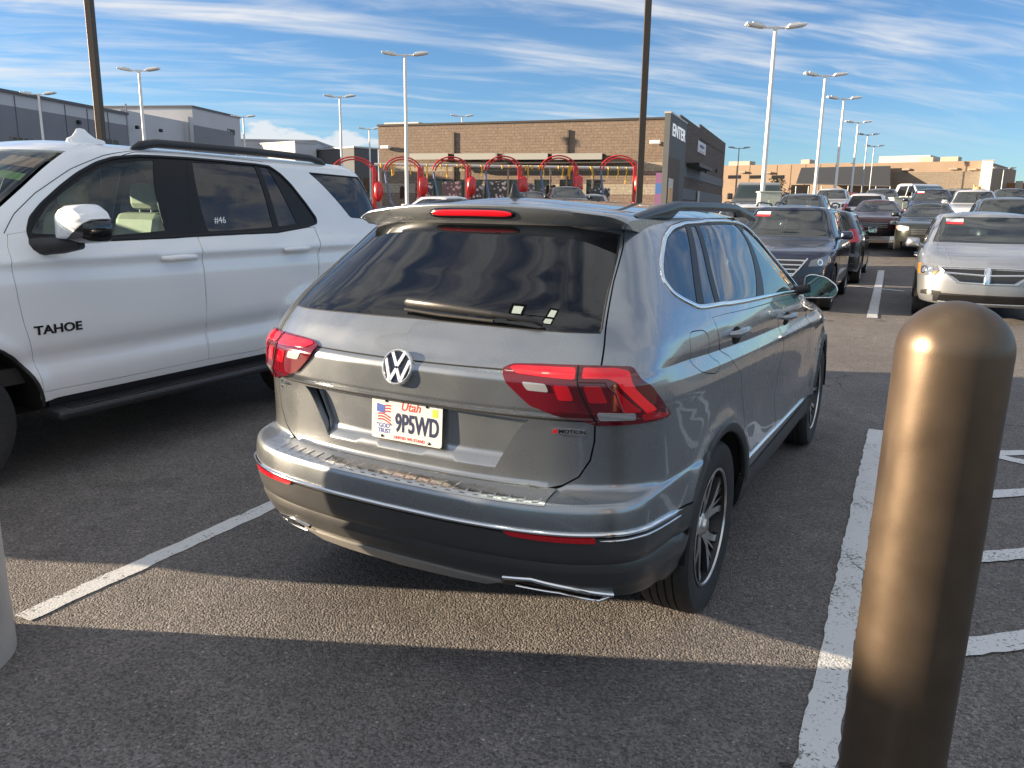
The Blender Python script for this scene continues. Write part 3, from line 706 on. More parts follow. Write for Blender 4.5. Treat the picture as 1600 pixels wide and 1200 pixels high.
    # doors, with their handles
    for nm, poly in (('rear_door', rear_door), ('front_door', front_door)):
        for s in (1, -1):
            p = shrink(poly, gap); d = MB(); panel(d, S, p if s > 0 else mirror(p), [], rim=.014, step=.032, edge=.018); dob = d.build('door', PAINT_GREY, T)
            y0, zz = ((1.17, 1.137) if nm == 'rear_door' else (2.28, 1.085))
            P = S.P(s*S.side(y0, zz), zz); P2 = S.P(s*S.side(y0+.20, zz-.004), zz-.004); h = MB(); o = s*.036
            h.tube([(P[0]-s*.004, P[1], P[2]), (P[0]+o*.8, P[1]+.018, P[2]+.004), (P[0]+o, P[1]+.10, P[2]+.006), (P2[0]+o*.8, P2[1]-.018, P2[2]+.004), (P2[0]-s*.004, P2[1], P2[2])], [.011, .016, .017, .016, .011], n=10)
            h.build('handle', PAINT_GREY, dob)
            c = MB(); nn_ = S.N(s*S.side(y0+.09, zz-.01), zz-.01); pc = S.P(s*S.side(y0+.09, zz-.012), zz-.012)
            c.lathe([(.001, .003), (.042, .002), (.047, -.004)], n=20); M_ = frame_at(pc, nn_); M_ = M_ @ Matrix.Diagonal((1.6, .8, 1, 1)); c.v = [tuple(M_ @ Vector(q)) for q in c.v]; c.build('handle_recess', LINER, dob)
    for s in (1, -1):
        p = shrink(flap, .003); d = MB(); panel(d, S, p if s > 0 else mirror(p), [], rim=.01, step=.03, edge=.012); d.build('fuel_flap' if s > 0 else 'quarter_panel_insert', PAINT_GREY, T)
    # side windows: black pillars, panes, bright surround
    p1 = sd([(1.29,1.580),(1.335,1.582),(.985,1.2655),(.91,1.271)]); p2 = sd([(1.42,1.585),(1.455,1.586),(1.175,1.257),(1.135,1.2585)]); p3 = sd([(2.20,1.583),(2.335,1.572),(1.93,1.224),(1.79,1.2315)])
    ins = shrink(dlo, .011)
    zt = lambda y: float(np.interp(y, [.72,.765,.84,.95,1.09,1.28,1.6,1.9,2.2,2.36,2.5,2.64,2.78,2.95,3.06], [1.386,1.43,1.475,1.53,1.563,1.58,1.588,1.588,1.581,1.566,1.53,1.47,1.39,1.275,1.18])) - .014
    zb_ = lambda y: float(np.interp(y, [.72,.74,.8,.9,.97,1.28,2.0,2.9,3.08], [1.386,1.335,1.308,1.273,1.267,1.252,1.222,1.172,1.165])) + .012
    def pane(yt0, yt1, yb0, yb1, n=8):
        t_ = [(yt0 + (yt1-yt0)*k/n) for k in range(n+1)]; b_ = [(yb1 + (yb0-yb1)*k/n) for k in range(n+1)]
        return sd([(y, zt(y)) for y in t_] + [(y, zb_(y)) for y in b_])
    panes = [sd([(.745,1.378),(.79,1.42),(.85,1.463),(.96,1.517),(1.09,1.549),(1.28,1.567),(.92,1.283),(.90,1.287),(.81,1.320),(.755,1.345)]), pane(1.345,1.41,.995,1.125,3), pane(1.465,2.19,1.185,1.775), pane(2.345,2.90,1.945,2.98,14)]
    for s in (1, -1):
        k = MB(); mm = (lambda q: q) if s > 0 else mirror
        panel(k, S, mm(dlo), [mm(q) for q in panes], off=-.004, rim=.01, step=.05, edge=.02, hole_rim=.008); tr = k.build('window_frame', FRAMEBLK, T)
        for q in panes:
            g = MB(); panel(g, S, mm(q), [], off=-.006, rim=0, step=.05, edge=.03); g.build('window', GLASS_SIDE, T)
        c = MB(); strip(c, S, mm(dlo), .022, .007, closed=True); c.build('chrome_surround', CHROME, T)
    # tailgate
    gl = [(0,1.243),(.303,1.240),(.60,1.234),(.712,1.234),(.722,1.25),(.745,1.36),(.775,1.47),(.79,1.545),(.55,1.575),(0,1.578)]
    gl = gl + [(-a, z) for a, z in reversed(gl[1:-1])]
    rec = [(-.363,.772),(.363,.772),(.488,.955),(.30,.9595),(0,.961),(-.30,.9595),(-.488,.955)]
    hp = shrink(hatch, .006)
    h = MB(); panel(h, S, hp, [gl, rec], rim=.016, step=.03, edge=.016, hole_rim=.010)
    ho = lambda a, z: -.032*sst(.772, .815, z) - .012*np.clip((z-.80)/.16, 0, 1) - .001
    panel(h, S, rec, [], off=ho, rim=0, step=.03, edge=.016)
    for i_ in range(len(rec)):                                  # recess side walls
        q = dens([(rec[i_][0], rec[i_][1]), (rec[(i_+1) % len(rec)][0], rec[(i_+1) % len(rec)][1])], .02); q = q[:len(q)//2+1]; A = np.array([x[0] for x in q]); Z = np.array([x[1] for x in q])
        p0 = S.P(A, Z); n0 = S.N(A, Z); h.grid(np.stack([p0, p0 + n0*ho(A, Z)[:, None]], 1), smooth=False)
    tg = h.build('tailgate', PAINT_GREY, T)
    g = MB(); panel(g, S, gl, [], off=-.003, rim=0, step=.05, edge=.03); g.build('rear_window', GLASS_REAR, tg)
    k = MB(); strip(k, S, gl, .014, .002, closed=True, off=-.004); k.build('window_seal', RUBBER, tg)
    k = MB(); strip(k, S, [(-.40, 1.1155), (0, 1.112), (.40, 1.1155)], .0055, .001, sq=True); strip(k, S, [(-.70, .9635), (0, .9655), (.70, .9635)], .006, .001, sq=True); k.build('crease_seam', LINER, tg)
    # wiper
    def sp(a, z, o): q = S.P(a, z) + S.N(a, z)*o; return tuple(q)
    w = MB(); w.tube([sp(.515,1.249,.012), sp(.49,1.251,.028), sp(.33,1.262,.032)], [.009, .010, .011], n=8)
    w.tube([sp(.34,1.262,.030), sp(.15,1.270,.034), sp(-.04,1.278,.030), sp(-.066,1.283,.018)], [.011, .0165, .0175, .009], n=8, flat=.55)
    w.lathe([(.001,.014),(.016,.012),(.020,0)], n=16) if False else None
    w.build('wiper', PLASTIC, tg)
    w = MB(); w.tube([sp(.33,1.252,.010), sp(.1,1.258,.010), sp(-.06,1.266,.010)], .006, n=6); w.build('wiper_blade', RUBBER, tg)
    # rear spoiler with the high brake light
    yl = lambda x: .545 + .105*(abs(x)/.605)**2.2; zt_ = lambda x: 1.648 - .040*(abs(x)/.605)**2.2; zb2 = lambda x: 1.564 - .006*(abs(x)/.605)**2
    X = np.linspace(-.605, .605, 61); G = []
    for x in X:
        e = max(0.0, (abs(x)-.53)/.075); y, z1, z0 = yl(x), zt_(x), zb2(x); z1 -= .016*e*e; hh = z1 - z0
        G.append([(x, y+.42, z1-.004 + .008*(1-(x/.6)**2)), (x, y+.20, z1+.003), (x, y+.06, z1+.001), (x, y+.014, z1-.003), (x, y+.001, z1-.008), (x, y, z1-.012), (x, y+.020, z0+hh*.45), (x, y+.040, z0+.008), (x, y+.052, z0), (x, y+.12, z0-.010), (x, y+.23, z0+.0)])
    s_ = MB(); s_.grid(np.array(G), flip=False); 
    for j, fl in ((0, False), (-1, True)): s_.add(G[j], [tuple(range(11)) if fl else tuple(reversed(range(11)))], smooth=False)
    so = s_.build('spoiler', PAINT_GREY, tg, angle=50)
    bl = MB(); XB = np.linspace(-.178, .178, 25)
    def lens(x, k, o):
        e = math.sqrt(max(0, 1-(abs(x)/.182)**8)); z1, z0 = zt_(x), zb2(x); zc = z1 - .038; zz_ = zc + k*.0112*e; return (x, yl(x) + .003 + .040*max(0.0, (z1-.012-zz_)/(z1-z0)) - o, zz_)
    bl.grid(np.array([[lens(x, 1.15, -.003), lens(x, 1, .0045), lens(x, .3, .006), lens(x, -.3, .006), lens(x, -1, .0045), lens(x, -1.15, -.003)] for x in XB])); bl.build('brake_light', BRIGHTRED, so)
    bl = MB(); bl.grid(np.array([[(x*1.07, lens(x,q,0)[1] + o_, lens(x,q,0)[2]) for q, o_ in ((1.9, .004), (1.7, -.0035), (-1.7, -.0035), (-1.9, .004))] for x in XB])); bl.build('brake_light_bezel', GLOSSBLK, so)
    # lamps
    li = [(.392,1.116),(.428,1.133),(.52,1.138),(.632,1.1395),(.720,1.139),(.809,1.136),(.90,1.075),(1.007,.968),(.985,.958),(.856,.956),(.712,.9515),(.60,.983),(.545,.999),(.502,1.010)]
    parts = {'lamp_bar': ([[(.418,1.121),(.44,1.128),(.632,1.131),(.640,1.100),(.632,1.098),(.45,1.104)], [(.656,1.131),(.76,1.131),(.80,1.123),(.925,.997),(.880,.992),(.775,1.091),(.745,1.101),(.660,1.101)]], BRIGHTRED),
             'stop_lamp': ([[(.575,1.082),(.622,1.082),(.642,1.035),(.594,1.035)], [(.668,1.084),(.722,1.084),(.748,1.03),(.690,1.03)], [(.768,1.076),(.862,.998),(.800,.998),(.765,1.04)], [(.860,.990),(.905,.993),(.985,.975),(.975,.965),(.860,.966)]], REDLENS),
             'reversing_lamp': ([[(.472,1.086),(.551,1.084),(.562,1.059),(.491,1.061)]], CLEARLENS),
             'lamp_light_strip': ([[(.716,1.000),(.842,.997),(.838,.975),(.722,.977)]], CLEARLENS)}
    for s in (1, -1):
        mm = (lambda q: q) if s > 0 else mirror
        k = MB(); panel(k, S, mm(rnd_poly(li, .012)), [], off=.010, rim=.014, step=.03, edge=.012); lo_ = k.build('tail_light', DARKLENS, T)
        for nm, (ps, m_) in parts.items():
            k = MB()
            for q in ps: panel(k, S, mm(rnd_poly(q, .008, 3)), [], off=.0125, rim=.0025, step=.03, edge=.012)
            k.build(nm, m_, lo_)
        k = MB(); strip(k, S, mm([(.640,1.137),(.650,1.09),(.712,.955)]), .005, .0022, off=.0105, sq=True); k.build('lens_joint', LINER, lo_)
        k = MB(); strip(k, S, mm([(.655,1.093),(.735,1.093),(.772,1.06),(.80,1.0)]), .006, .002, off=.0125); k.build('lens_trim', DARKLENS, lo_)
    # lower bumper, chrome line, reflectors, diffuser, pipe trims
    ab = arch_pts(S, RA, ZC, AR, -18, 35.0, 8)
    bl_ = [(0,.408),(.16,.408),(.40,.402),(.44,.418),(.53,.428),(.70,.392),(.80,.352),(.90,.345),(1.03,.335), (S.side(.62,.30), .285)]
    lowb = bl_ + [q for q in ab if q[1] > .29] + [(.9, .600), (0, .600)]
    full = [(-a, z) for a, z in reversed(lowb)][:-0 or None]
    full = [q for q in lowb] + [(-a, z) for a, z in reversed(lowb) if a > 0]
    k = MB(); oo = lambda a, z: .006*np.exp(-((z-.545)/.05)**2) - .017*np.exp(-((z-.490)/.009)**2) + .007*(1-sst(.468,.486,z))*sst(.38,.43,z)
    panel(k, S, full, [], off=oo, rim=.05, step=.02, edge=.018); k.build('lower_bumper', CLAD, T)
    k = MB(); zc_ = lambda a: .6155 - .012*np.clip((abs(a)-.9)/.35, 0, 1) - .016*np.clip((abs(a)-1.0)/.25, 0, 1)**2
    strip(k, S, [(a, float(zc_(a))) for a in np.linspace(-1.235, 1.235, 80)], .014, .012, taper=.04)
    strip(k, S, [(a, .592 - .022*max(0, (a-.9)/.33)) for a in np.linspace(.758, 1.23, 24)], .008, .008, taper=.1); strip(k, S, [(-a, .592 - .022*max(0, (a-.9)/.33)) for a in np.linspace(1.23, .758, 24)], .008, .008, taper=.1)
    k.build('chrome_strip', CHROME, T)
    for s in (1, -1):
        mm = (lambda q: q) if s > 0 else mirror; k = MB()
        panel(k, S, mm([(.455,.608),(.75,.606),(.752,.588),(.60,.590),(.475,.594)]), [], off=.010, rim=.012, step=.03, edge=.015); k.build('reflector', REDLENS, T)
        k = MB(); strip(k, S, mm([(.43,.416),(.53,.427),(.66,.402),(.80,.366)]), .015, .014); strip(k, S, mm([(.47,.384),(.62,.374),(.755,.336),(.80,.362)]), .006, .010); k.build('exhaust_trim', CHROME, T)
        k = MB(); panel(k, S, mm([(.445,.412),(.53,.422),(.78,.364),(.75,.338),(.62,.374),(.46,.386)]), [], off=-.012, rim=0, step=.04, edge=.02); k.build('exhaust_recess', LINER, T)
    k = MB(); panel(k, S, [(-.47,.404),(-.38,.372),(0,.362),(.36,.372),(.43,.398),(.16,.406),(-.16,.406)], [], off=.012, rim=.03, step=.03, edge=.02)
    k.build('diffuser_trim', mat('diffuser_trim', (.30, .29, .27), .42, .4), T)
    k = MB(); panel(k, S, [(-.9,.30),(.9,.30),(.9,.345),(.80,.352),(.44,.38),(-.44,.38),(-.80,.352),(-.9,.345)], [], off=-.04, rim=0, step=.06, edge=.04); k.build('lower_valance', PLASTIC, T)
    # ridged steel sill guard on the bumper shelf
    def shf(a, t):                                                # t 0 front lip .. 1 by the tailgate
        z0, z1 = .6995, .7275; z = np.interp(t, [0, .25, .45, 1], [z0, .7115, .7165, z1]); return S.P(a, z) + S.N(a, z)*.004
    k = MB(); A = np.linspace(-.585, .585, 70); k.grid(np.array([[shf(a, t) for t in (0, .12, .25, .45, .7, .95)] for a in A]), flip=True)
    for a in np.linspace(-.56, .56, 23):
        G = []
        for t in np.linspace(.12, .62, 7):
            row = []
            for da, up in ((-.013, 0), (-.010, .0022), (.007, .0022), (.010, 0)):
                q = shf(a + da + .02*(t-.4), t); row.append((q[0], q[1] - up*.6, q[2] + up))
            G.append(row)
        k.grid(np.array(G), flip=False, smooth=False)
    k.build('bumper_guard', mat('brushed_steel', (.60, .59, .57), .22, 1.0, rvar=.08), T)
    # sills, arch lips
    for s in (1, -1):
        mm = (lambda q: q) if s > 0 else mirror; k = MB()
        sl = [(S.side(1.40, .30), .30), (S.side(3.40, .29), .29), (S.side(3.405, .43), .455), (S.side(1.40, .45), .468)]
        panel(k, S, mm(sl), [], off=.008, rim=.03, step=.04, edge=.03); k.build('sill_trim', PLASTIC, T)
        k = MB(); strip(k, S, mm([(S.side(y, z), z) for y, z in ((1.425,.535),(2.2,.512),(3.10,.488))]), .018, .010, taper=.05); k.build('chrome_sill_strip', CHROME, T)
        for yc in (RA, FA):
            k = MB(); strip(k, S, mm(arch_pts(S, yc, ZC, AR + .018, 20, 168, 30)), .045, .010); k.build('arch_lip', PLASTIC, T)
        k = MB(); q = S.P(s*S.side(3.02, 1.17), 1.17)
        # door mirror
        k.tube([(q[0]-s*.02, q[1]-.02, 1.165), (q[0]+s*.07, q[1]-.03, 1.185)], [.03, .026], n=8); k.build('mirror_foot', PLASTIC, T)
        k = MB(); mx, my, mz = q[0] + s*.130, q[1]-.02, 1.195
        ol = [(-.105,-.075),(-.10,.070),(-.05,.082),(.03,.066),(.095,.018),(.108,-.02),(.085,-.062)]; ol = [(a_*.92, b_*.92) for a_, b_ in rnd_poly(ol, .022)]
        G = []
        for (dy, sc) in ((.0, .97), (.012, 1.0), (.05, .98), (.085, .86), (.105, .60), (.112, .2)): G.append([(mx + s*x*sc, my + dy, mz + z*sc) for x, z in ol])
        k.grid(np.array(G), flip=(s > 0), wrap=True); mo = k.build('wing_mirror', PAINT_GREY if False else GLOSSBLK, T)
        k = MB(); k.add([(mx + s*x*.93, my+.006, mz + z*.90) for x, z in ol], [tuple(range(len(ol))) if s < 0 else tuple(reversed(range(len(ol))))], smooth=False); k.build('mirror_glass', mat('mirror_glass_dark', (.16, .22, .21), .03, 1.0), mo)
        k = MB(); k.tube([(mx + s*x*.985, my-.001, mz + z*.985) for x, z in ol + ol[:1]], .0045, n=6, caps=False); k.build('mirror_rim', CHROME, mo)
    # roof rails and aerial
    for s in (1, -1):
        k = MB(); pts = []
        for t in np.linspace(0, 1, 26):
            y = .78 + 2.02*t; lift = -.014 + .052*min(1, min(t, 1-t)/.24)**.8; pts.append((s*(.575 + .012*math.sin(math.pi*t)), y, 1.622 + .012*math.sin(math.pi*t) + lift))
        zb_q = lambda i_, z: z-.040 if 5 < i_ < 20 else min(z-.03, 1.600)
        G = [[(x + s*w_*.5, y, zq) for w_, zq in ((.036, zb_q(i_, z)), (.044, z-.024), (.036, z-.004), (.014, z), (-.014, z), (-.036, z-.004), (-.044, z-.024), (-.036, zb_q(i_, z)))] for i_, (x, y, z) in enumerate(pts)]
        k.grid(np.array(G), flip=(s < 0), wrap=True)
        k.build('roof_rail', mat('dark_rail', (.045, .047, .05), .35, .5), T)
    k = MB(); ax, ay, az_ = 0, .93, 1.668; G = []
    for (zz, ln, wd, sh_) in ((-.012, .062, .036, 0), (.006, .058, .031, .002), (.016, .040, .020, .008), (.034, .028, .0125, .014), (.055, .018, .007, .018), (.066, .008, .003, .019)):
        G.append([(ax + wd*math.cos(a), ay + sh_*-1 + ln*math.sin(a), az_ + zz) for a in np.linspace(0, 2*math.pi, 20, endpoint=False)])
    k.grid(np.array(G), wrap=True, flip=True); k.build('roof_aerial', PLASTIC, T)
    # badge, letters
    EP = S.P(0, 1.088); EN = S.N(0, 1.088); EN = EN/np.linalg.norm(EN); M_ = frame_at(EP + EN*.001, EN)
    k = MB(); k.lathe([(.001, .002), (.056, .002), (.058, 0)], n=40, mi=1)
    k.lathe([(.0545, .001), (.0555, .008), (.0585, .0105), (.062, .008), (.0635, -.003)], n=48, mi=0)
    def bar(x0, z0, x1, z1, w_): 
        d = Vector((x1-x0, z1-z0)); p_ = Vector((-d.y, d.x)).normalized()*w_/2; k.prism([(x0+p_.x, z0+p_.y), (x1+p_.x, z1+p_.y), (x1-p_.x, z1-p_.y), (x0-p_.x, z0-p_.y)], .0085)
    for s in (1, -1):
        bar(s*.025, .050, s*.001, .004, .0115); bar(s*.050, .026, s*.022, -.049, .0115); bar(s*.022, -.048, s*.001, -.006, .0115)
    k.v = [tuple(M_ @ Vector(q)) for q in k.v]; k.n = [(0, 0, 0)]*len(k.v); k.build('round_emblem', [mat('bright_chrome', (.92, .93, .95), .22, .85), GLOSSBLK], tg, angle=40)
    def fr_at(a, z, o=.002): n_ = S.N(a, z); return frame_at(S.P(a, z) + n_*o, n_)
    M_ = fr_at(.619, .926, .001); k = MB(); k.prism([(-.056,-.0095),(.056,-.0095),(.056,.0095),(-.056,.0095)], .002, M_); k.build('badge_plate', SATIN, tg)
    text('badge_letters', 'MOTION', .0175, GLOSSBLK, tg, M_ @ Matrix.Translation((.012, 0, .0022)), .0006, sx=1.25, bold=.0006)
    k = MB(); k.prism([(-.052,-.007),(-.036,-.007),(-.036,.007),(-.045,.007),(-.052,.001)], .0012, M_ @ Matrix.Translation((0, 0, .0022))); k.build('badge_numeral', mat('badge_red', (.65, .02, .03), .3), tg)
    M_ = fr_at(-.635, .937, .001); text('model_letters', 'TIGUAN', .021, CHROME, tg, M_ @ Matrix.Translation((.005, .008, 0)), .0015, sx=1.05, bold=.0003); text('trim_letters', 'SE', .016, CHROME, tg, M_ @ Matrix.Translation((-.028, -.014, 0)), .0015, sx=1.3)
    # number plate
    ctr = Vector((0, .134, .884)); M_ = frame_at(ctr, (0, -1, .06))
    pl = MB(); pl.prism(rnd_poly([(-.1525,-.076),(.1525,-.076),(.1525,.076),(-.1525,.076)], .012), .003, M_); po = pl.build('number_plate', mat('plate_white', (.60, .59, .56), .42, dust=.15), T)
    NAVY = mat('plate_navy', (.012, .022, .075), .4); PRED = mat('plate_red', (.62, .03, .04), .4); PBLUE = mat('plate_blue', (.06, .11, .38), .4)
    k = MB(); Z_ = lambda x, y: M_ @ Matrix.Translation((x, y, .0032))
    text_into(k, '9P5WD', .092, Z_(.046, -.012), .0012, sx=.62, bold=.0022); k.build('plate_number', NAVY, po)
    k = MB(); text_into(k, 'Utah', .046, Z_(.018, .052), .0005, shear=.25, sx=.95, bold=.0006); text_into(k, 'UNITED WE STAND', .0145, Z_(.015, -.064), .0004, sx=1.05, bold=.0005)
    for r_ in range(6):                                          # waving stripes
        pts = [(-.125 + (.03 if r_ < 3 else 0) + x, .048 - r_*.0105 + .005*math.sin(x*70) - x*.12) for x in np.linspace(0, .058 - (.03 if r_ < 3 else 0), 9)]
        k.add([M_ @ Vector((x, y, .0036)) for x, y in pts] + [M_ @ Vector((x, y-.0055, .0036)) for x, y in pts], [(i_, i_+9, i_+10, i_+1) for i_ in range(8)], smooth=False)
    k.build('plate_flag_stripes', PRED, po)
    k = MB(); text_into(k, 'GOD', .023, Z_(-.096, -.028), .0004, sx=.9, bold=.0006); text_into(k, 'IN', .009, Z_(-.126, -.022), .0004); text_into(k, 'WE', .009, Z_(-.066, -.022), .0004); text_into(k, 'TRUST', .022, Z_(-.096, -.047), .0004, sx=.85, bold=.0006)
    k.prism([(-.130,.022),(-.094,.018),(-.094,.047),(-.130,.052)], .0006, Z_(0, 0)); k.build('plate_motto', PBLUE, po)
    k = MB(); k.prism([(.112,.030),(.134,.030),(.134,.058),(.112,.058)], .0006, Z_(0, 0)); k.build('plate_sticker', mat('sticker_yellow', (.75, .48, .03), .5), po)
    k = MB()
    for x, y in ((-.088, .064), (.088, .064), (-.105, -.066), (.10, -.066)): k.lathe([(.001, .007), (.005, .006), (.0055, .002)], n=10); o_ = len(k.v) - 30; k.v[o_:] = [tuple(M_ @ Matrix.Translation((x, y, 0)) @ Vector(q)) for q in k.v[o_:]]
    k.build('plate_screw', GLOSSBLK, po)
    # wheels
    for y in (RA, FA):
        for s in (1, -1): wheel(T, s*.795, y, .36, .225, .245, s, 'split')
    # windscreen and cabin
    g = MB(); wsp = [(S.front(.895*float(S.w(z)), z), z) for z in (1.13, 1.2, 1.3, 1.4, 1.5, 1.57)]
    panel(g, S, wsp[::1] + [(2*S.S - a, z) for a, z in reversed(wsp)], [], off=-.004, rim=0, step=.08, edge=.05); g.build('windscreen', GLASS_SCREEN, T)
    k = MB(); k.box((0, 2.1, .62), (1.5, 2.9, .1)); k.box((0, 3.2, .98), (1.45, .45, .18), .06)
    for x in (-.38, .38):
        k.box((x, 2.35, .78), (.5, .5, .2), .06); k.box((x, 2.08, 1.12), (.48, .16, .62), .06, Matrix.Rotation(R_(10), 3, 'X')); k.box((x, 2.02, 1.48), (.26, .1, .18), .04)
    k.box((0, 1.45, .78), (1.3, .5, .2), .06); k.box((0, 1.18, 1.10), (1.3, .16, .60), .06, Matrix.Rotation(R_(12), 3, 'X'))
    for x in (-.42, 0, .42): k.box((x, 1.10, 1.44), (.24, .09, .15), .03)
    k.box((0, .72, .80), (1.2, .8, .06)); k.build('seats', CABIN, T)
    # headlights
    for s in (1, -1):
        a0, a1 = S.side(4.05, .86), S.front(.55, .86); q = [(a0, .88), (a0+.3, .90), (a1, .88), (a1, .80), (a0+.3, .78)]; k = MB(); panel(k, S, q if s > 0 else mirror(q), [], off=.006, rim=.01, step=.05, edge=.03); k.build('headlight', CLEARLENS, T)
    g = MB(); z0, z1 = .78, .88; a1 = S.front(.55, .83); panel(g, S, [(a1+.02, .79), (2*S.S-a1-.02, .79), (2*S.S-a1-.02, .88), (a1+.02, .88)], [], off=.005, rim=.01, step=.05, edge=.04)
    a2 = S.front(.6, .45); panel(g, S, [(a2, .38), (2*S.S-a2, .38), (2*S.S-a2+.1, .58), (a2-.1, .58)], [], off=.004, rim=.01, step=.06, edge=.05); g.build('grille', PLASTIC, T)
    return T
GLASS_SIDE = glass('side_privacy_glass', (.24, .27, .31), .12, ior=2.1)
grey_suv()

def tah_extra(S,k,x,y,z):
    for yc in (1.2,4.08):
        r=np.hypot(y-yc,z-.40); m=np.exp(-((r-.50)/.06)**2)*sst(.45,.75,k)*(z<1.15)
        x=x+.02*m
    # lower door crease (rises to the rear) and shoulder line
    zc=.80-.012*(y-2)
    sd=sst(1.3,1.7,k)*(1-sst(5.6,6.0,k))
    x=x-sd*.030*np.exp(-((z-zc+.07)/.07)**2)
    x=x+sd*.010*np.exp(-((z-1.30)/.03)**2)-sd*.012*np.exp(-((z-1.235)/.05)**2)
    return x,y,z
hplan=[(0,0),(.4,.01),(.7,.035),(.85,.08),(.93,.14),(.975,.22),(.995,.35),(1.01,.6),(1.025,1.0),(1.03,1.6),(1.03,3.4),(1.02,4.0),(1.0,4.52),(.965,4.78),(.9,4.93),(.75,5.03),(.4,5.11),(0,5.13)]
hw=[(.33,.94),(.45,1.0),(.6,1.02),(.9,1.03),(1.2,1.03),(1.33,1.015),(1.40,.985),(1.46,.96),(1.7,.88),(1.9,.80),(1.96,.765),(2.0,.70)]
hyr=[(.33,-.05),(.5,-.20),(.75,-.22),(.8,-.19),(1.3,-.17),(1.4,-.16),(1.7,-.11),(1.9,-.04),(2.0,.06)]
hyf=[(.33,4.98),(.5,5.11),(.8,5.13),(1.0,5.10),(1.15,5.05),(1.22,4.93),(1.27,4.62),(1.32,4.27),(1.36,4.15),(1.42,4.08),(1.7,3.70),(1.9,3.40),(1.96,3.28),(2.0,3.12)]
TAH=Shell(hplan,hw,hyr,hyf,tah_extra)

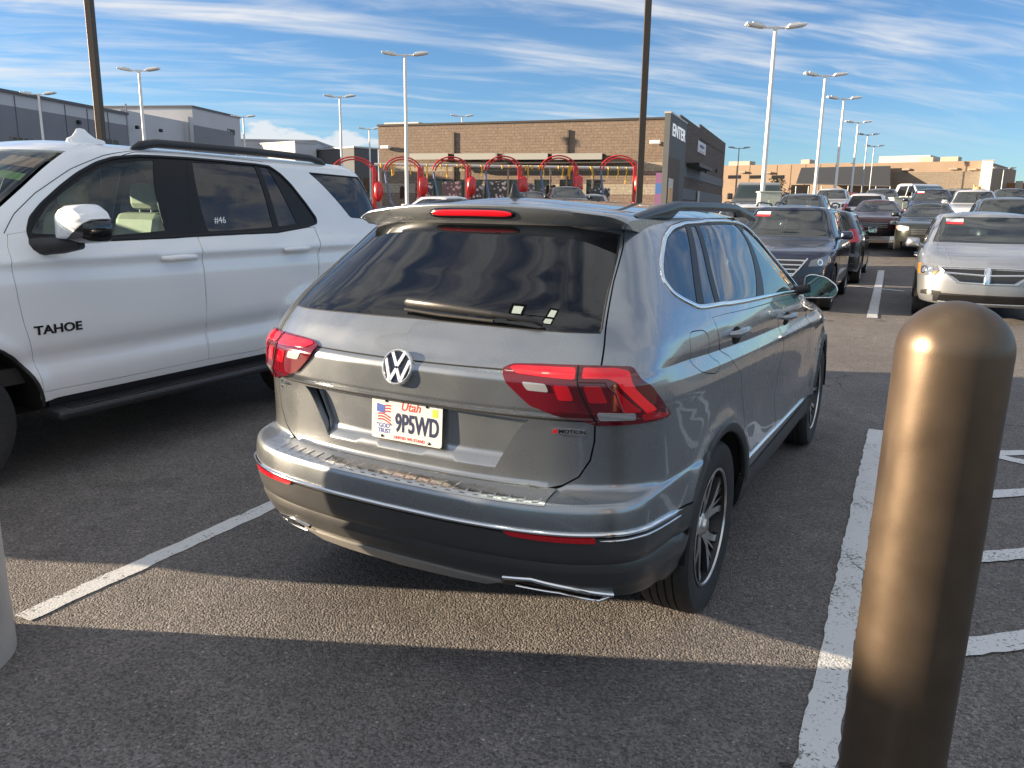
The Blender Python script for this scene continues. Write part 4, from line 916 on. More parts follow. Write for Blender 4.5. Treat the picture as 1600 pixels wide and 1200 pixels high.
# ---------------------------------------------------------------- the white full-size SUV, nose towards the camera side
PAINT_WHITE = mat('white_gloss_paint', (.80, .81, .83), .30, 0.0, coat=1.0, coatr=.02, dust=.10)
def white_suv():
    S = TAH; T = empty('parked_suv', (-5.53, 6.48, 0), math.pi, 'white full size SUV with black running board, parked on the left', 'SUV')
    sd = lambda L: [(S.side(y, z), z) for y, z in L]
    def sdd(L):                                                  # follow a line in (y,z) closely where the shell turns fast
        out = []
        for (y0, z0), (y1, z1) in zip(L, L[1:]):
            n = max(1, int(abs(z1-z0)/.025)); out += [(y0+(y1-y0)*k/n, z0+(z1-z0)*k/n) for k in range(n)]
        return sd(out + [L[-1]])
    mm = mirror
    RA, FA, AR, ZC = 1.2, 4.08, .475, .40
    dlo = rnd_poly(sd([(3.525,1.408),(3.519,1.465),(3.475,1.538),(3.379,1.619),(3.230,1.720),(3.093,1.802),(2.921,1.882),(2.782,1.922),(2.603,1.944),(2.428,1.950),(2.174,1.954),(1.835,1.952),(1.499,1.946),(1.369,1.938),(1.270,1.880),(1.189,1.800),(1.077,1.649),(0.997,1.530),(1.007,1.490),(1.141,1.462),(1.524,1.424),(2.199,1.416),(2.522,1.408),(3.139,1.400),(3.465,1.380)]), .02)
    quarter = rnd_poly(sd([(.91,1.915),(.13,1.905),(.06,1.75),(.0,1.57),(.08,1.508),(.50,1.530)]), .025)
    g1 = rnd_poly(sd([(3.510,1.450),(3.345,1.612),(3.240,1.682),(3.070,1.780),(2.898,1.859),(2.774,1.896),(2.596,1.917),(2.483,1.925),(2.580,1.452),(2.791,1.440),(3.108,1.425)]), .02)
    g2 = rnd_poly(sd([(2.153,1.930),(1.847,1.935),(1.533,1.933),(1.540,1.463),(1.877,1.448),(2.216,1.440)]), .02); g3 = rnd_poly(sd([(1.482,1.928),(1.393,1.928),(1.248,1.488),(1.474,1.466)]), .015)
    hi = lambda L: [tuple(q) for q in L]
    door_f = sdd([(3.640,1.446),(3.672,1.375),(3.690,1.29),(3.695,1.20),(3.690,1.08),(3.675,.95),(3.645,.80),(3.62,.66),(3.605,.527),(3.10,.518),(2.339,.522),(2.339,.95),(2.339,1.293),(2.337,1.408)]) + sd([(2.526,1.400),(3.145,1.392),(3.474,1.372),(3.531,1.398),(3.533,1.460)])
    door_r = sdd([(2.337,.522),(1.83,.512),(1.60,.56),(1.42,.64),(1.24,.85),(1.10,1.053),(1.05,1.347),(1.035,1.455)]) + sd([(1.145,1.454),(1.524,1.416),(2.202,1.408)]) + sdd([(2.335,1.402),(2.337,1.293),(2.337,.95)])
    af = arch_pts(S, FA, ZC, AR, 8, 190, 26); ar = arch_pts(S, RA, ZC, AR, -8, 172, 26)
    low = [(0, .42), (.9, .42)] + ar + [(S.side(1.75, .47), .475), (S.side(3.52, .47), .475)] + af + [(S.S-.7, .38), (S.S-1e-4, .38)]
    ws = [(S.front(.90*float(S.w(z)), z), z) for z in (1.385, 1.5, 1.7, 1.9, 1.945)]; ws = [(min(a, S.S-3e-4), z) for a, z in ws]
    e = S.S - 1e-4
    outer = [(-a, z) for a, z in reversed(low[1:])] + low + [(e, 1.38)] + ws + [(e, 1.95), (e, S.z1), (-e, S.z1), (-e, 1.95)] + [(-a, z) for a, z in reversed(ws)] + [(-e, 1.38)]
    b = MB(); panel(b, S, outer, [dlo, mm(dlo), quarter, mm(quarter), door_f, mm(door_f), door_r, mm(door_r)], rim=.015, step=.038, edge=.02); roof_cap(b, S, .05, rings=10, n=160)
    b.build('body', PAINT_WHITE, T)
    u = MB(); floor_pan(u, S, .40); well(u, RA, ZC, .50, .65, 1.0); well(u, FA, ZC, .50, .62, 1.0); u.build('underbody', LINER, T)
    i = MB(); panel(i, S, low[1:] and ([(-a, z) for a, z in reversed(low[1:])] + low + [(e, 1.34), (-e, 1.34)]), [], off=-.03, rim=0, step=.09, edge=.05); i.build('inner_frame', LINER, T)
    def shrink(p, g):
        q = np.array(p); out = []; ar_ = (q[:, 0]*np.roll(q[:, 1], -1) - np.roll(q[:, 0], -1)*q[:, 1]).sum(); sg = 1 if ar_ > 0 else -1
        for k in range(len(q)):
            a, bb, d = q[k-1], q[k], q[(k+1) % len(q)]; n1 = np.array([-(bb-a)[1], (bb-a)[0]]); n2 = np.array([-(d-bb)[1], (d-bb)[0]]); n1 = n1/max(1e-9, np.linalg.norm(n1)); n2 = n2/max(1e-9, np.linalg.norm(n2)); m_ = n1+n2
            out.append(tuple(bb + sg*g*m_/max(.6, np.linalg.norm(m_))))
        return out
    for s in (-1, 1):
        f = (lambda q: q) if s > 0 else mm
        for nm, poly, ya, yb_, zz in (('f', door_f, 2.42, 2.68, 1.268), ('r', door_r, 1.24, 1.50, 1.284)):
            d = MB(); panel(d, S, f(sd(shrink([(float(S.P(a_, z_)[1]), z_) for a_, z_ in poly], .004))), [], rim=.015, step=.038, edge=.02); dob = d.build('door', PAINT_WHITE, T)
            P, P2 = S.P(s*S.side(ya, zz), zz), S.P(s*S.side(yb_, zz), zz); h = MB(); o = s*.048
            h.tube([(P[0]+s*.004, P[1]-.01, P[2]), (P[0]+o*.85, P[1]+.02, P[2]), (P[0]+o, (P[1]+P2[1])/2, P[2]+.004), (P2[0]+o*.85, P2[1]-.02, P2[2]), (P2[0]+s*.004, P2[1]+.01, P2[2])], [.014, .022, .024, .022, .014], n=12); h.build('handle', PAINT_WHITE, dob)
        k = MB(); panel(k, S, f(dlo), [f(g1), f(g2), f(g3)], off=-.004, rim=.012, step=.06, edge=.03, hole_rim=.008)
        strip(k, S, f(dlo), .022, .005, closed=True); strip(k, S, f(sd([(2.353,1.410),(2.189,1.940)])), .008, .001, off=-.004, sq=True); k.build('window_frame', FRAMEBLK, T)
        for q, gm in ((g1, GLASS_CLEAR), (g2, GLASS_DARK), (g3, GLASS_DARK), (quarter, GLASS_REAR)):
            k = MB(); panel(k, S, f(q), [], off=-.008, rim=0, step=.06, edge=.04); k.build('window', gm, T)
        k = MB(); strip(k, S, f(quarter), .02, .003, closed=True, off=-.003); k.build('window_seal', RUBBER, T)
        k = MB(); strip(k, S, f(sd([(2.829,1.905),(2.606,1.968),(2.402,1.985),(2.121,1.988),(1.648,1.984),(1.397,1.972)])), .005, .0008, sq=True)
        strip(k, S, f(sd([(3.654,1.450),(3.554,1.560),(3.391,1.680),(3.121,1.830),(2.855,1.930),(2.616,1.975)])), .005, .0008, sq=True); strip(k, S, f(sd([(1.063,1.460),(1.048,1.350),(1.098,1.053)])), .003, .0008, sq=True)
        k.build('door_seam', LINER, T)
        # sill and running board
        k = MB(); panel(k, S, f([(S.side(1.75,.35), .35), (S.side(3.55,.35), .35), (S.side(3.55,.47), .48), (S.side(1.75,.47), .48)]), [], off=-.015, rim=.03, step=.06, edge=.04); k.build('sill_trim', PLASTIC, T)
        k = MB(); k.box((s*1.06, 2.62, .395), (.21, 1.98, .055), .02)
        for y in np.linspace(1.72, 3.5, 60): k.box((s*1.075, float(y), .424), (.13, .014, .006))
        for y in (1.9, 2.6, 3.35): k.box((s*.94, y, .36), (.2, .06, .05))
        k.build('running_board', PLASTIC, T)
        # mirror: arm, painted cap, black lower shell, glass
        k = MB(); k.tube([(s*.93, 3.52, 1.372), (s*1.10, 3.44, 1.385), (s*1.20, 3.40, 1.42)], [.055, .05, .06], n=10, flat=.7); mf = k.build('mirror_arm', PLASTIC, T)
        ol = rnd_poly([(-.175,-.105),(-.165,.055),(-.10,.112),(.06,.118),(.155,.070),(.185,-.02),(.165,-.095),(.02,-.112)], .03, 5); cx, cy_, cz = s*1.235, 3.36, 1.505
        def shellg(z0, z1): 
            G = []
            for dy, sc in ((-.035, .96), (-.02, 1.0), (.04, .985), (.09, .92), (.125, .76), (.14, .45), (.145, .02)):
                cl = lambda x: -.080 + .115*max(0.0, min(1.0, (x-.01)/.16))
                G.append([(cx + s*x*sc*.92, cy_ + dy, cz + (max(z*sc, cl(x*sc)) if z0 > -.5 else min(z*sc, cl(x*sc)))) for x, z in ol])
            return np.array(G)
        k = MB(); k.grid(shellg(-.055, 1), flip=(s > 0), wrap=True); mo = k.build('wing_mirror', PAINT_WHITE, T, angle=35)
        k = MB(); k.grid(shellg(-1, -.055), flip=(s > 0), wrap=True); k.build('mirror_lower_shell', GLOSSBLK, mo, angle=35)
        k = MB(); k.add([(cx + s*x*.86, cy_ - .03, cz + z*.92) for x, z in ol], [tuple(range(len(ol))) if s < 0 else tuple(reversed(range(len(ol))))], smooth=False); k.build('mirror_glass', mat('mirror_glass', (.62, .70, .68), .02, 1.0), mo)
        # roof rail, arch lips, lamps
        pts = []
        for t in np.linspace(0, 1, 30):
            y = .55 + 2.05*t; pts.append((s*(.705 - .02*(1-t)), y, 1.992 + .046*min(1, min(t, 1-t)/.10)**.6 + .012*math.sin(math.pi*t)))
        k = MB(); k.tube(pts, [.010] + [.030]*28 + [.010], n=10, flat=.9); k.build('roof_rail', PLASTIC, T)
        for yc in (RA, FA): k = MB(); strip(k, S, f(arch_pts(S, yc, ZC, AR+.006, 5, 175, 30)), .02, .004); k.build('arch_lip', PLASTIC, T)
        a0, a1 = S.side(5.0, 1.02), S.front(.52, 1.02); k = MB(); panel(k, S, f([(a0, 1.0), (a0, 1.10), (a1, 1.08), (a1, .98)]), [], off=.006, rim=.01, step=.06, edge=.04); k.build('headlight', CLEARLENS, T)
        a0, a1 = S.rear(.80, 1.2), S.side(.30, 1.2); k = MB(); panel(k, S, f([(a0, .95), (a1, .97), (a1, 1.36), (a0, 1.36)]), [], off=.006, rim=.01, step=.06, edge=.04); k.build('tail_light', REDLENS, T)
        # model name on the front doors, lot number chalked on the rear glass
        sv = S.side(3.47, .893); P, n_ = S.P(s*sv, .893), S.N(s*sv, .893); M_ = frame_at(P + n_*.001, n_)
        if s < 0: text('model_letters', 'TAHOE', .072, GLOSSBLK, T, M_, .004, sx=1.25, bold=.0018)
        if s < 0:
            sv = S.side(2.075, 1.517); P, n_ = S.P(s*sv, 1.517), S.N(s*sv, 1.517); text('chalk_number', '#46', .072, WHITE, T, frame_at(P - n_*.004, n_), .0005, shear=.15)
    for y in (RA, FA):
        for s in (1, -1): wheel(T, s*.86, y + (.06 if y > 3 else 0), .40, .27, .275, s, 'five')
    g = MB(); wsx = [(S.front(.885*float(S.w(z)), z), z) for z in (1.39, 1.5, 1.6, 1.7, 1.8, 1.9, 1.942)]; panel(g, S, wsx + [(2*S.S-a, z) for a, z in reversed(wsx)], [], off=-.005, rim=0, step=.09, edge=.05); wo_ = g.build('windscreen', GLASS_SCREEN, T)
    c = wsx
    def scr(x, z, o=-.012): a = 2*S.S - S.front(abs(x), z) if x < 0 else S.front(x, z); return S.P(a, z) + S.N(a, z)*o
    k = MB(); k.add([scr(-.715, 1.84), scr(-.50, 1.865), scr(-.49, 1.92), scr(-.69, 1.90)], [(0, 1, 2, 3)], smooth=False); k.build('orange_sticker', mat('sticker_orange', (.80, .36, .20), .6), wo_)
    k = MB(); k.add([scr(-.745, 1.76), scr(-.60, 1.785), scr(-.59, 1.825), scr(-.73, 1.80)], [(0, 1, 2, 3)], smooth=False); k.build('green_sticker', mat('sticker_green', (.45, .60, .10), .6), wo_)
    k = MB(); k.box((0, 3.62, 1.22), (1.75, .85, .22), .06); k.box((0, 2.3, .62), (1.75, 3.6, .1)); k.build('dashboard', mat('dash_grey', (.06, .06, .062), .7), T)
    k = MB()
    for x in (-.42, .42):
        k.box((x, 2.66, .92), (.54, .56, .22), .07); k.box((x, 2.36, 1.26), (.50, .18, .62), .07, Matrix.Rotation(R_(14), 3, 'X')); k.box((x, 2.27, 1.68), (.28, .12, .20), .05)
        k.tube([(x-.06, 2.29, 1.52), (x-.06, 2.28, 1.64)], .01, n=6); k.tube([(x+.06, 2.29, 1.52), (x+.06, 2.28, 1.64)], .01, n=6)
    k.build('front_seats', SEATLIGHT, T)
    k = MB(); k.box((0, 1.62, .92), (1.5, .5, .2), .06); k.box((0, 1.32, 1.25), (1.5, .16, .62), .06, Matrix.Rotation(R_(14), 3, 'X'))
    for x in (-.45, .45): k.box((x, 1.25, 1.66), (.28, .1, .18), .04)
    k.build('rear_seats', mat('seat_tan', (.22, .18, .13), .7), T)
    k = MB(); th = np.linspace(0, 2*math.pi, 33); Mw = Matrix.Translation((-.42, 3.24, 1.30)) @ Matrix.Rotation(R_(62), 4, 'X'); k.tube([Mw @ Vector((.19*math.cos(a), .19*math.sin(a), 0)) for a in th], .017, n=8, caps=False)
    k.tube([Mw @ Vector((-.18, 0, 0)), Mw @ Vector((0, -.01, -.02)), Mw @ Vector((.18, 0, 0))], [.016, .05, .016], n=8); k.tube([Mw @ Vector((0, 0, -.02)), Mw @ Vector((0, -.17, 0))], .016, n=6); k.tube([Mw @ Vector((0, 0, 0)), (-.42, 3.5, 1.2)], .04, n=8); k.build('steering_wheel', PLASTIC, T)
    k = MB()                                               # roof aerial pod
    G = []
    for zz, ln, wd, sh_ in ((-.02, .16, .055, 0), (.015, .14, .05, .0), (.03, .085, .032, .02), (.06, .050, .018, .030), (.082, .032, .011, .035), (.087, .01, .004, .035)): G.append([(-.28 + wd*math.cos(a), 2.62 - sh_*-1 + ln*math.sin(a), 2.045 + zz) for a in np.linspace(0, 2*math.pi, 20, endpoint=False)])
    k.grid(np.array(G), wrap=True, flip=True); k.build('roof_aerial', PAINT_WHITE, T)
    k = MB(); a1 = S.front(.55, .9); panel(k, S, [(a1, .72), (2*S.S-a1, .72), (2*S.S-a1, 1.05), (a1, 1.05)], [], off=.006, rim=.01, step=.07, edge=.05); k.build('grille', PLASTIC, T)
    rw = [(S.rear(.80*float(S.w(z)), z), z) for z in (1.42, 1.6, 1.8, 1.9)]; k = MB(); panel(k, S, rw + [(-a, z) for a, z in reversed(rw)], [], off=.003, rim=.004, step=.08, edge=.05); k.build('rear_window', GLASS_REAR, T)
    return T
white_suv()

# ---------------------------------------------------------------- the other parked cars: one builder, different bodies
def gshell(p):
    L, W, H, hz, cz, cy, wt, bz = (p[k] for k in ('L', 'W', 'H', 'hood', 'cowl', 'cowl_y', 'ws_top', 'belt'))
    h = W/2; zr = H - .07; k = p.get('nose', .10)
    plan = [(0,0),(.45*h,.012),(.70*h,.05),(.84*h,.11),(.93*h,.21),(.965*h,.36),(.985*h,.7),(h,1.3),(h,L-1.7),(.985*h,L-.95),(.95*h,L-.55),(.88*h,L-.32),(.76*h,L-.19),(.55*h,L-.09),(.3*h,L-.03),(0,L)]
    plan2 = plan[:8] + [(h,L-1.5),(.995*h,L-.75),(.975*h,L-.42),(.94*h,L-.27),(.84*h,L-.16),(.6*h,L-.08),(.3*h,L-.025),(0,L)]
    rw = p.get('roofw', .66)*h
    w = [(.20,.86*h),(.30,.95*h),(.45,.99*h),(.7,h),(bz-.12,.995*h),(bz-.02,.965*h),(bz+.06,.925*h),((bz+zr)/2,(.925*h+rw)/2+.015),(zr-.05,rw+.02),(zr,rw-.035)]
    yf = [(.20,L-.12),(.32,L-.03),(.48,L),(.62,L-.005),(hz-.08,L-k*.55),(hz,L-k*1.4),(hz+.35*(cz-hz),L-k-.28*(cy-k)),(hz+.75*(cz-hz),L-k-.72*(cy-k)),(cz,L-cy),(cz+.3*(zr-cz),L-cy-.33*(wt-cy)),(cz+.75*(zr-cz),L-cy-.80*(wt-cy)),(zr,L-wt)]
    return Shell(plan, w, p['yr'](zr), yf, None, plan2=plan2, zb=(hz-.02, cz))
def suv_tail(top=.35, g=.10): return lambda zr: [(.20,.14),(.32,.04),(.48,0),(.66,.005),(.75,.05),(1.0,.06),(1.12,g),(zr-.1,top*.85),(zr,top+.05)]
def sedan_tail(top=1.45): return lambda zr: [(.20,.14),(.32,.04),(.50,0),(.70,.02),(.95,.06),(1.0,.14),(1.04,.62),(1.10,.78),(zr-.1,top-.15),(zr,top+.05)]
KIND = {
 'suv': dict(L=4.75, W=1.90, H=1.74, hood=.98, cowl=1.16, cowl_y=1.30, ws_top=2.10, belt=1.12, yr=suv_tail(), r=.36, rim=.24, fa=.93, ra=.98, dr=.42, pil=(1.10, 1.95)),
 'bigsuv': dict(L=5.15, W=1.99, H=1.80, hood=1.0, cowl=1.18, cowl_y=1.35, ws_top=2.15, belt=1.14, yr=suv_tail(.32), r=.38, rim=.25, fa=.98, ra=1.1, dr=.42, pil=(1.25, 2.15), roofw=.68),
 'van': dict(L=5.10, W=1.99, H=1.72, hood=.93, cowl=1.16, cowl_y=.98, ws_top=1.92, belt=1.06, yr=suv_tail(.25), r=.335, rim=.22, fa=.92, ra=1.1, dr=.35, pil=(1.35, 2.6), roofw=.72, nose=.13),
 'sedan': dict(L=4.80, W=1.83, H=1.46, hood=.80, cowl=.98, cowl_y=1.30, ws_top=2.15, belt=.96, yr=sedan_tail(), r=.33, rim=.23, fa=.95, ra=1.05, dr=1.15, pil=(1.75, 2.35), roofw=.62),
 'hatch': dict(L=4.35, W=1.79, H=1.50, hood=.84, cowl=1.02, cowl_y=1.10, ws_top=1.95, belt=1.0, yr=suv_tail(.45, .12), r=.32, rim=.22, fa=.88, ra=.82, dr=.55, pil=(1.10, 1.85), roofw=.63),
}
SHELLS = {}
def gcar(kind, label, cat, x, y, rz, col, fine=False, group=None, name=None, metal=.5, glassm=None, front=None, extras=None, scale=1.0, rails=False, sticker=False, lamp=None, group_ok=True):
    p = KIND[kind]; S = SHELLS.setdefault(kind, gshell(p)); st, ed = (.05, .025) if fine else (.11, .07)
    T = empty(name or {'sedan': 'parked_sedan', 'van': 'parked_minivan', 'hatch': 'parked_hatchback'}.get(kind, 'parked_suv'), (x, y, gz(x, y) - .01), rz, label, cat, group); T.scale = (scale,)*3
    L, W, H = p['L'], p['W'], p['H']; zr = H - .07; r = p['r']; fy, ry = L - p['fa'], p['ra']; ar = r + .06
    pm = mat('paint_' + col[0], col[1], .32, metal, coat=1.0, coatr=.03, dust=.18)
    sd = lambda Q: [(S.side(a, b), b) for a, b in Q]; mm = mirror; e = S.S - 1e-4; bz = p['belt']
    af, arr = arch_pts(S, fy, r, ar, 5, 186, 16), arch_pts(S, ry, r, ar, -6, 175, 16)
    low = [(0, .36), (.6, .36)] + arr + [(S.side(ry+ar+.02, .28), .28), (S.side(fy-ar-.02, .28), .28)] + af + [(S.S-.6, .26), (e, .26)]
    cz = p['cowl']
    ws = [(min(S.front(.87*float(S.w(z)), z), S.S-4e-4), z) for z in (cz+.035, cz+.2, (cz+zr)/2, zr-.10, zr-.045)]
    fyA_b, fyA_t = L - p['cowl_y'] - .22, L - p['ws_top'] - .30; d0 = p['dr']; tt = zr-.075; n = 10
    yb_f = fyA_b - .02
    dlo = [(d0, bz+.06), (d0+.06, bz+.035)] + [(yb_f*.5 + d0*.5, bz+.030), (yb_f, bz+.030)] + [(fyA_b + (fyA_t-fyA_b)*t + .10*math.sin(math.pi*t)*.6, bz+.03 + (tt-bz-.03)*t) for t in (.33, .66, .9)] + [(fyA_t-.05, tt), ((fyA_t+d0)/2, tt+.008), (d0+.42, tt-.01), (d0+.22, tt-.09)]
    dlo = rnd_poly(sd(dlo), .03, 3)
    rw = [(S.rear(.80*float(S.w(z)), z), z) for z in ((bz+.05 if kind != 'sedan' else 1.12), (bz+zr)/2+.05, zr-.12, zr-.06)]; rwin = rw + [(-a, z) for a, z in reversed(rw)]
    outer = [(-a, z) for a, z in reversed(low[1:])] + low + [(e, cz+.03)] + ws + [(e, zr-.04), (e, S.z1), (-e, S.z1), (-e, zr-.04)] + [(-a, z) for a, z in reversed(ws)] + [(-e, cz+.03)]
    b = MB(); panel(b, S, outer, [dlo, mm(dlo), rwin], rim=.015, step=st, edge=ed); roof_cap(b, S, .055, rings=6, n=90); b.build('body', pm, T)
    u = MB(); floor_pan(u, S, .25, n=60); well(u, ry, r, ar+.01, W/2-.32, W/2-.03, 12); well(u, fy, r, ar+.01, W/2-.32, W/2-.03, 12); u.build('underbody', LINER, T)
    k = MB(); k.box((0, L*.47, bz-.30), (W*.82, L*.52, .2)); k.box((0, L-p['cowl_y']-.45, cz-.03), (W*.8, .4, .12), .04)
    ys = L - p['ws_top'] - .55
    for q in (-1, 1):
        k.box((q*W*.21, ys, bz-.02), (.48, .16, .55), .05, Matrix.Rotation(R_(12), 3, 'X')); k.box((q*W*.21, ys-.06, bz+.34), (.26, .10, .18), .04)
    k.box((0, ys-1.0, bz-.05), (W*.68, .15, .5), .05, Matrix.Rotation(R_(12), 3, 'X'))
    if fine:
        k.box((0, L-p['ws_top']-.02, zr-.16), (.24, .03, .07), .02)
    k.build('seats', SEATDARK, T)
    g = MB(); wx = [(S.front(.86*float(S.w(z)), z), z) for z in (cz+.04, cz+.12, cz+.25, (cz+zr)/2, zr-.15, zr-.05)]; panel(g, S, wx + [(2*S.S-a, z) for a, z in reversed(wx)], [], off=-.004, rim=0, step=.12, edge=.06); wo_ = g.build('windscreen', glassm or GLASS_SCREEN, T)
    if sticker:
        def scr(x, z, o=.003): a = 2*S.S - S.front(abs(x), z) if x < 0 else S.front(x, z); return S.P(a, z) + S.N(a, z)*o
        x0 = W*.30; s1, s2, s3 = zr-.075, zr-.125, zr-.165
        k = MB(); k.add([scr(x0, s2), scr(x0-.26, s2), scr(x0-.26, s1), scr(x0, s1)], [(0, 1, 2, 3)], smooth=False); k.build('white_sticker', WHITE, wo_)
        k = MB(); k.add([scr(x0, s3), scr(x0-.26, s3), scr(x0-.26, s2), scr(x0, s2)], [(0, 1, 2, 3)], smooth=False); k.build('red_sticker', mat('sticker_red', (.65, .03, .04), .5), wo_)
    k = MB(); panel(k, S, rwin, [], off=-.004, rim=0, step=.12, edge=.06); k.build('rear_window', GLASS_DARK, T)
    ps = [(y0, y0+.07) for y0 in p['pil']]
    for s in (1, -1):
        f = (lambda q: q) if s > 0 else mm
        k = MB(); panel(k, S, f(dlo), [], off=-.006, rim=0, step=st*1.2, edge=ed); k.build('window', GLASS_DARK if not fine else GLASS_SIDE, T)
        k = MB()
        for y0, y1 in ps:
            a0, a1 = S.side(y0, bz+.03), S.side(y0+.10, tt); strip(k, S, f([(a0, bz+.03), (a1, tt)]), .085, .004, off=-.003, sq=True, step=.08)
        strip(k, S, f(dlo), .02, .005, closed=True, step=.08); k.build('window_frame', GLOSSBLK, T)
        k = MB()
        for y0, y1 in ps[1:] + [(L-p['cowl_y']-.18, 0)]: strip(k, S, f([(S.side(y0, z), z) for z in (bz+.02, .8, .5, .30)]), .010, .001, sq=True, step=.1)
        k.build('door_seam', LINER, T)
        k = MB()
        for y0, y1 in ps[1:]:
            for dy in (-.22, .62):
                P = S.P(s*S.side(y0+dy, bz-.12), bz-.12); k.tube([(P[0], P[1]-.09, P[2]), (P[0]+s*.03, P[1]-.05, P[2]), (P[0]+s*.03, P[1]+.05, P[2]), (P[0], P[1]+.09, P[2])], .014, n=6)
        k.build('handle', pm, T)
        yM = L - p['cowl_y'] - .38; P = S.P(s*S.side(yM, bz+.05), bz+.05); k = MB(); G = []
        ol = rnd_poly([(-.11,-.07),(-.09,.07),(.10,.075),(.13,-.03),(.10,-.08)], .03, 3)
        for dy, sc in ((-.03, .95), (0, 1), (.06, .92), (.10, .6), (.11, .1)): G.append([(P[0] + s*(.15 + x*sc), P[1] + dy, P[2] + .07 + z*sc) for x, z in ol])
        k.grid(np.array(G), flip=(s > 0), wrap=True); k.tube([(P[0]-s*.02, P[1], P[2]), (P[0]+s*.1, P[1], P[2]+.04)], .03, n=6); mo = k.build('wing_mirror', pm, T)
        k = MB(); k.add([(P[0] + s*(.15 + x*.88), P[1]-.028, P[2]+.07 + z*.88) for x, z in ol], [tuple(range(len(ol))) if s < 0 else tuple(reversed(range(len(ol))))], smooth=False); k.build('mirror_glass', mat('mirror_glass', (.62, .70, .68), .02, 1.0), mo)
        # lamps
        if lamp != 'custom':
            hz = p['hood']; a0, a1 = S.side(L-.62, hz-.1), S.front(W*.28, hz-.1); k = MB(); panel(k, S, f([(a0, hz-.13), (a0, hz-.07), (a0*.4+a1*.6, hz-.05), (a1, hz-.09), (a1, hz-.19), (a0*.5+a1*.5, hz-.21)]), [], off=.006, rim=.01, step=.06, edge=.04); k.build('headlight', CLEARLENS, T)
            q = MB(); am = a0 + (a1-a0)*.18; panel(q, S, f([(a0+.01, hz-.125), (a0+.01, hz-.075), (am, hz-.07), (am, hz-.15)]), [], off=.009, rim=.003, step=.06, edge=.04); q.build('turn_signal', AMBER, T)
        t0, t1 = (.98, 1.30) if kind in ('suv', 'bigsuv') else ((.95, 1.25) if kind == 'van' else ((.80, .95) if kind == 'sedan' else (.86, 1.06)))
        a0, a1 = S.rear(W*.36, t0+.1), S.side(.32, t0+.1); k = MB(); panel(k, S, f([(a0, t0), (a1, t0+.02), (a1+.02, t1), (a0+.03, t1-.02)]), [], off=.006, rim=.01, step=.06, edge=.04); k.build('tail_light', REDLENS, T)
        if rails:
            k = MB(); k.tube([(s*W*.335, .75, zr+.03), (s*W*.345, .9, zr+.09), (s*W*.35, L*.35, zr+.105), (s*W*.345, L-p['ws_top']-.55, zr+.09), (s*W*.34, L-p['ws_top']-.4, zr+.03)], .018, n=6); k.build('roof_rail', PLASTIC, T)
    k = MB(); a1 = S.front(W*.36, .40); panel(k, S, [(a1, .30), (2*S.S-a1, .30), (2*S.S-a1-.02, .44), (a1+.02, .44)], [], off=.004, rim=.01, step=.08, edge=.05); k.build('lower_intake', PLASTIC, T)
    if front is None:
        hz = p['hood']; a1 = S.front(W*.25, hz-.2); k = MB(); panel(k, S, [(a1+.03, hz-.33), (2*S.S-a1-.03, hz-.33), (2*S.S-a1, hz-.12), (a1, hz-.12)], [], off=.005, rim=.01, step=.08, edge=.05)
        for z in (hz-.17, hz-.23, hz-.29): strip(k, S, [(a1+.02, z), (2*S.S-a1-.02, z)], .012, .01, off=.004, step=.1, mi=1)
        k.build('grille', [PLASTIC, SATIN], T)
    else: front(S, T, p, pm)
    k = MB(); k.box((0, -.012 + float(S.yr(.85)), .86 if kind != 'sedan' else .72), (.32, .02, .16), .004); k.build('number_plate', WHITE, T)
    if kind != 'van' or fine:
        k = MB(); strip(k, S, [(-(S.rear(W*.42,.47)), .47), (0, .47), (S.rear(W*.42,.47), .47)], .12, .01, step=.08); k.build('rear_bumper', PLASTIC if kind != 'sedan' else pm, T)
    for yy in (ry, fy):
        for s in (1, -1): wheel(T, s*(W/2-.125), yy, r, .22, p['rim'], s, 'five', tyre_n=40 if fine else 24)
    return T
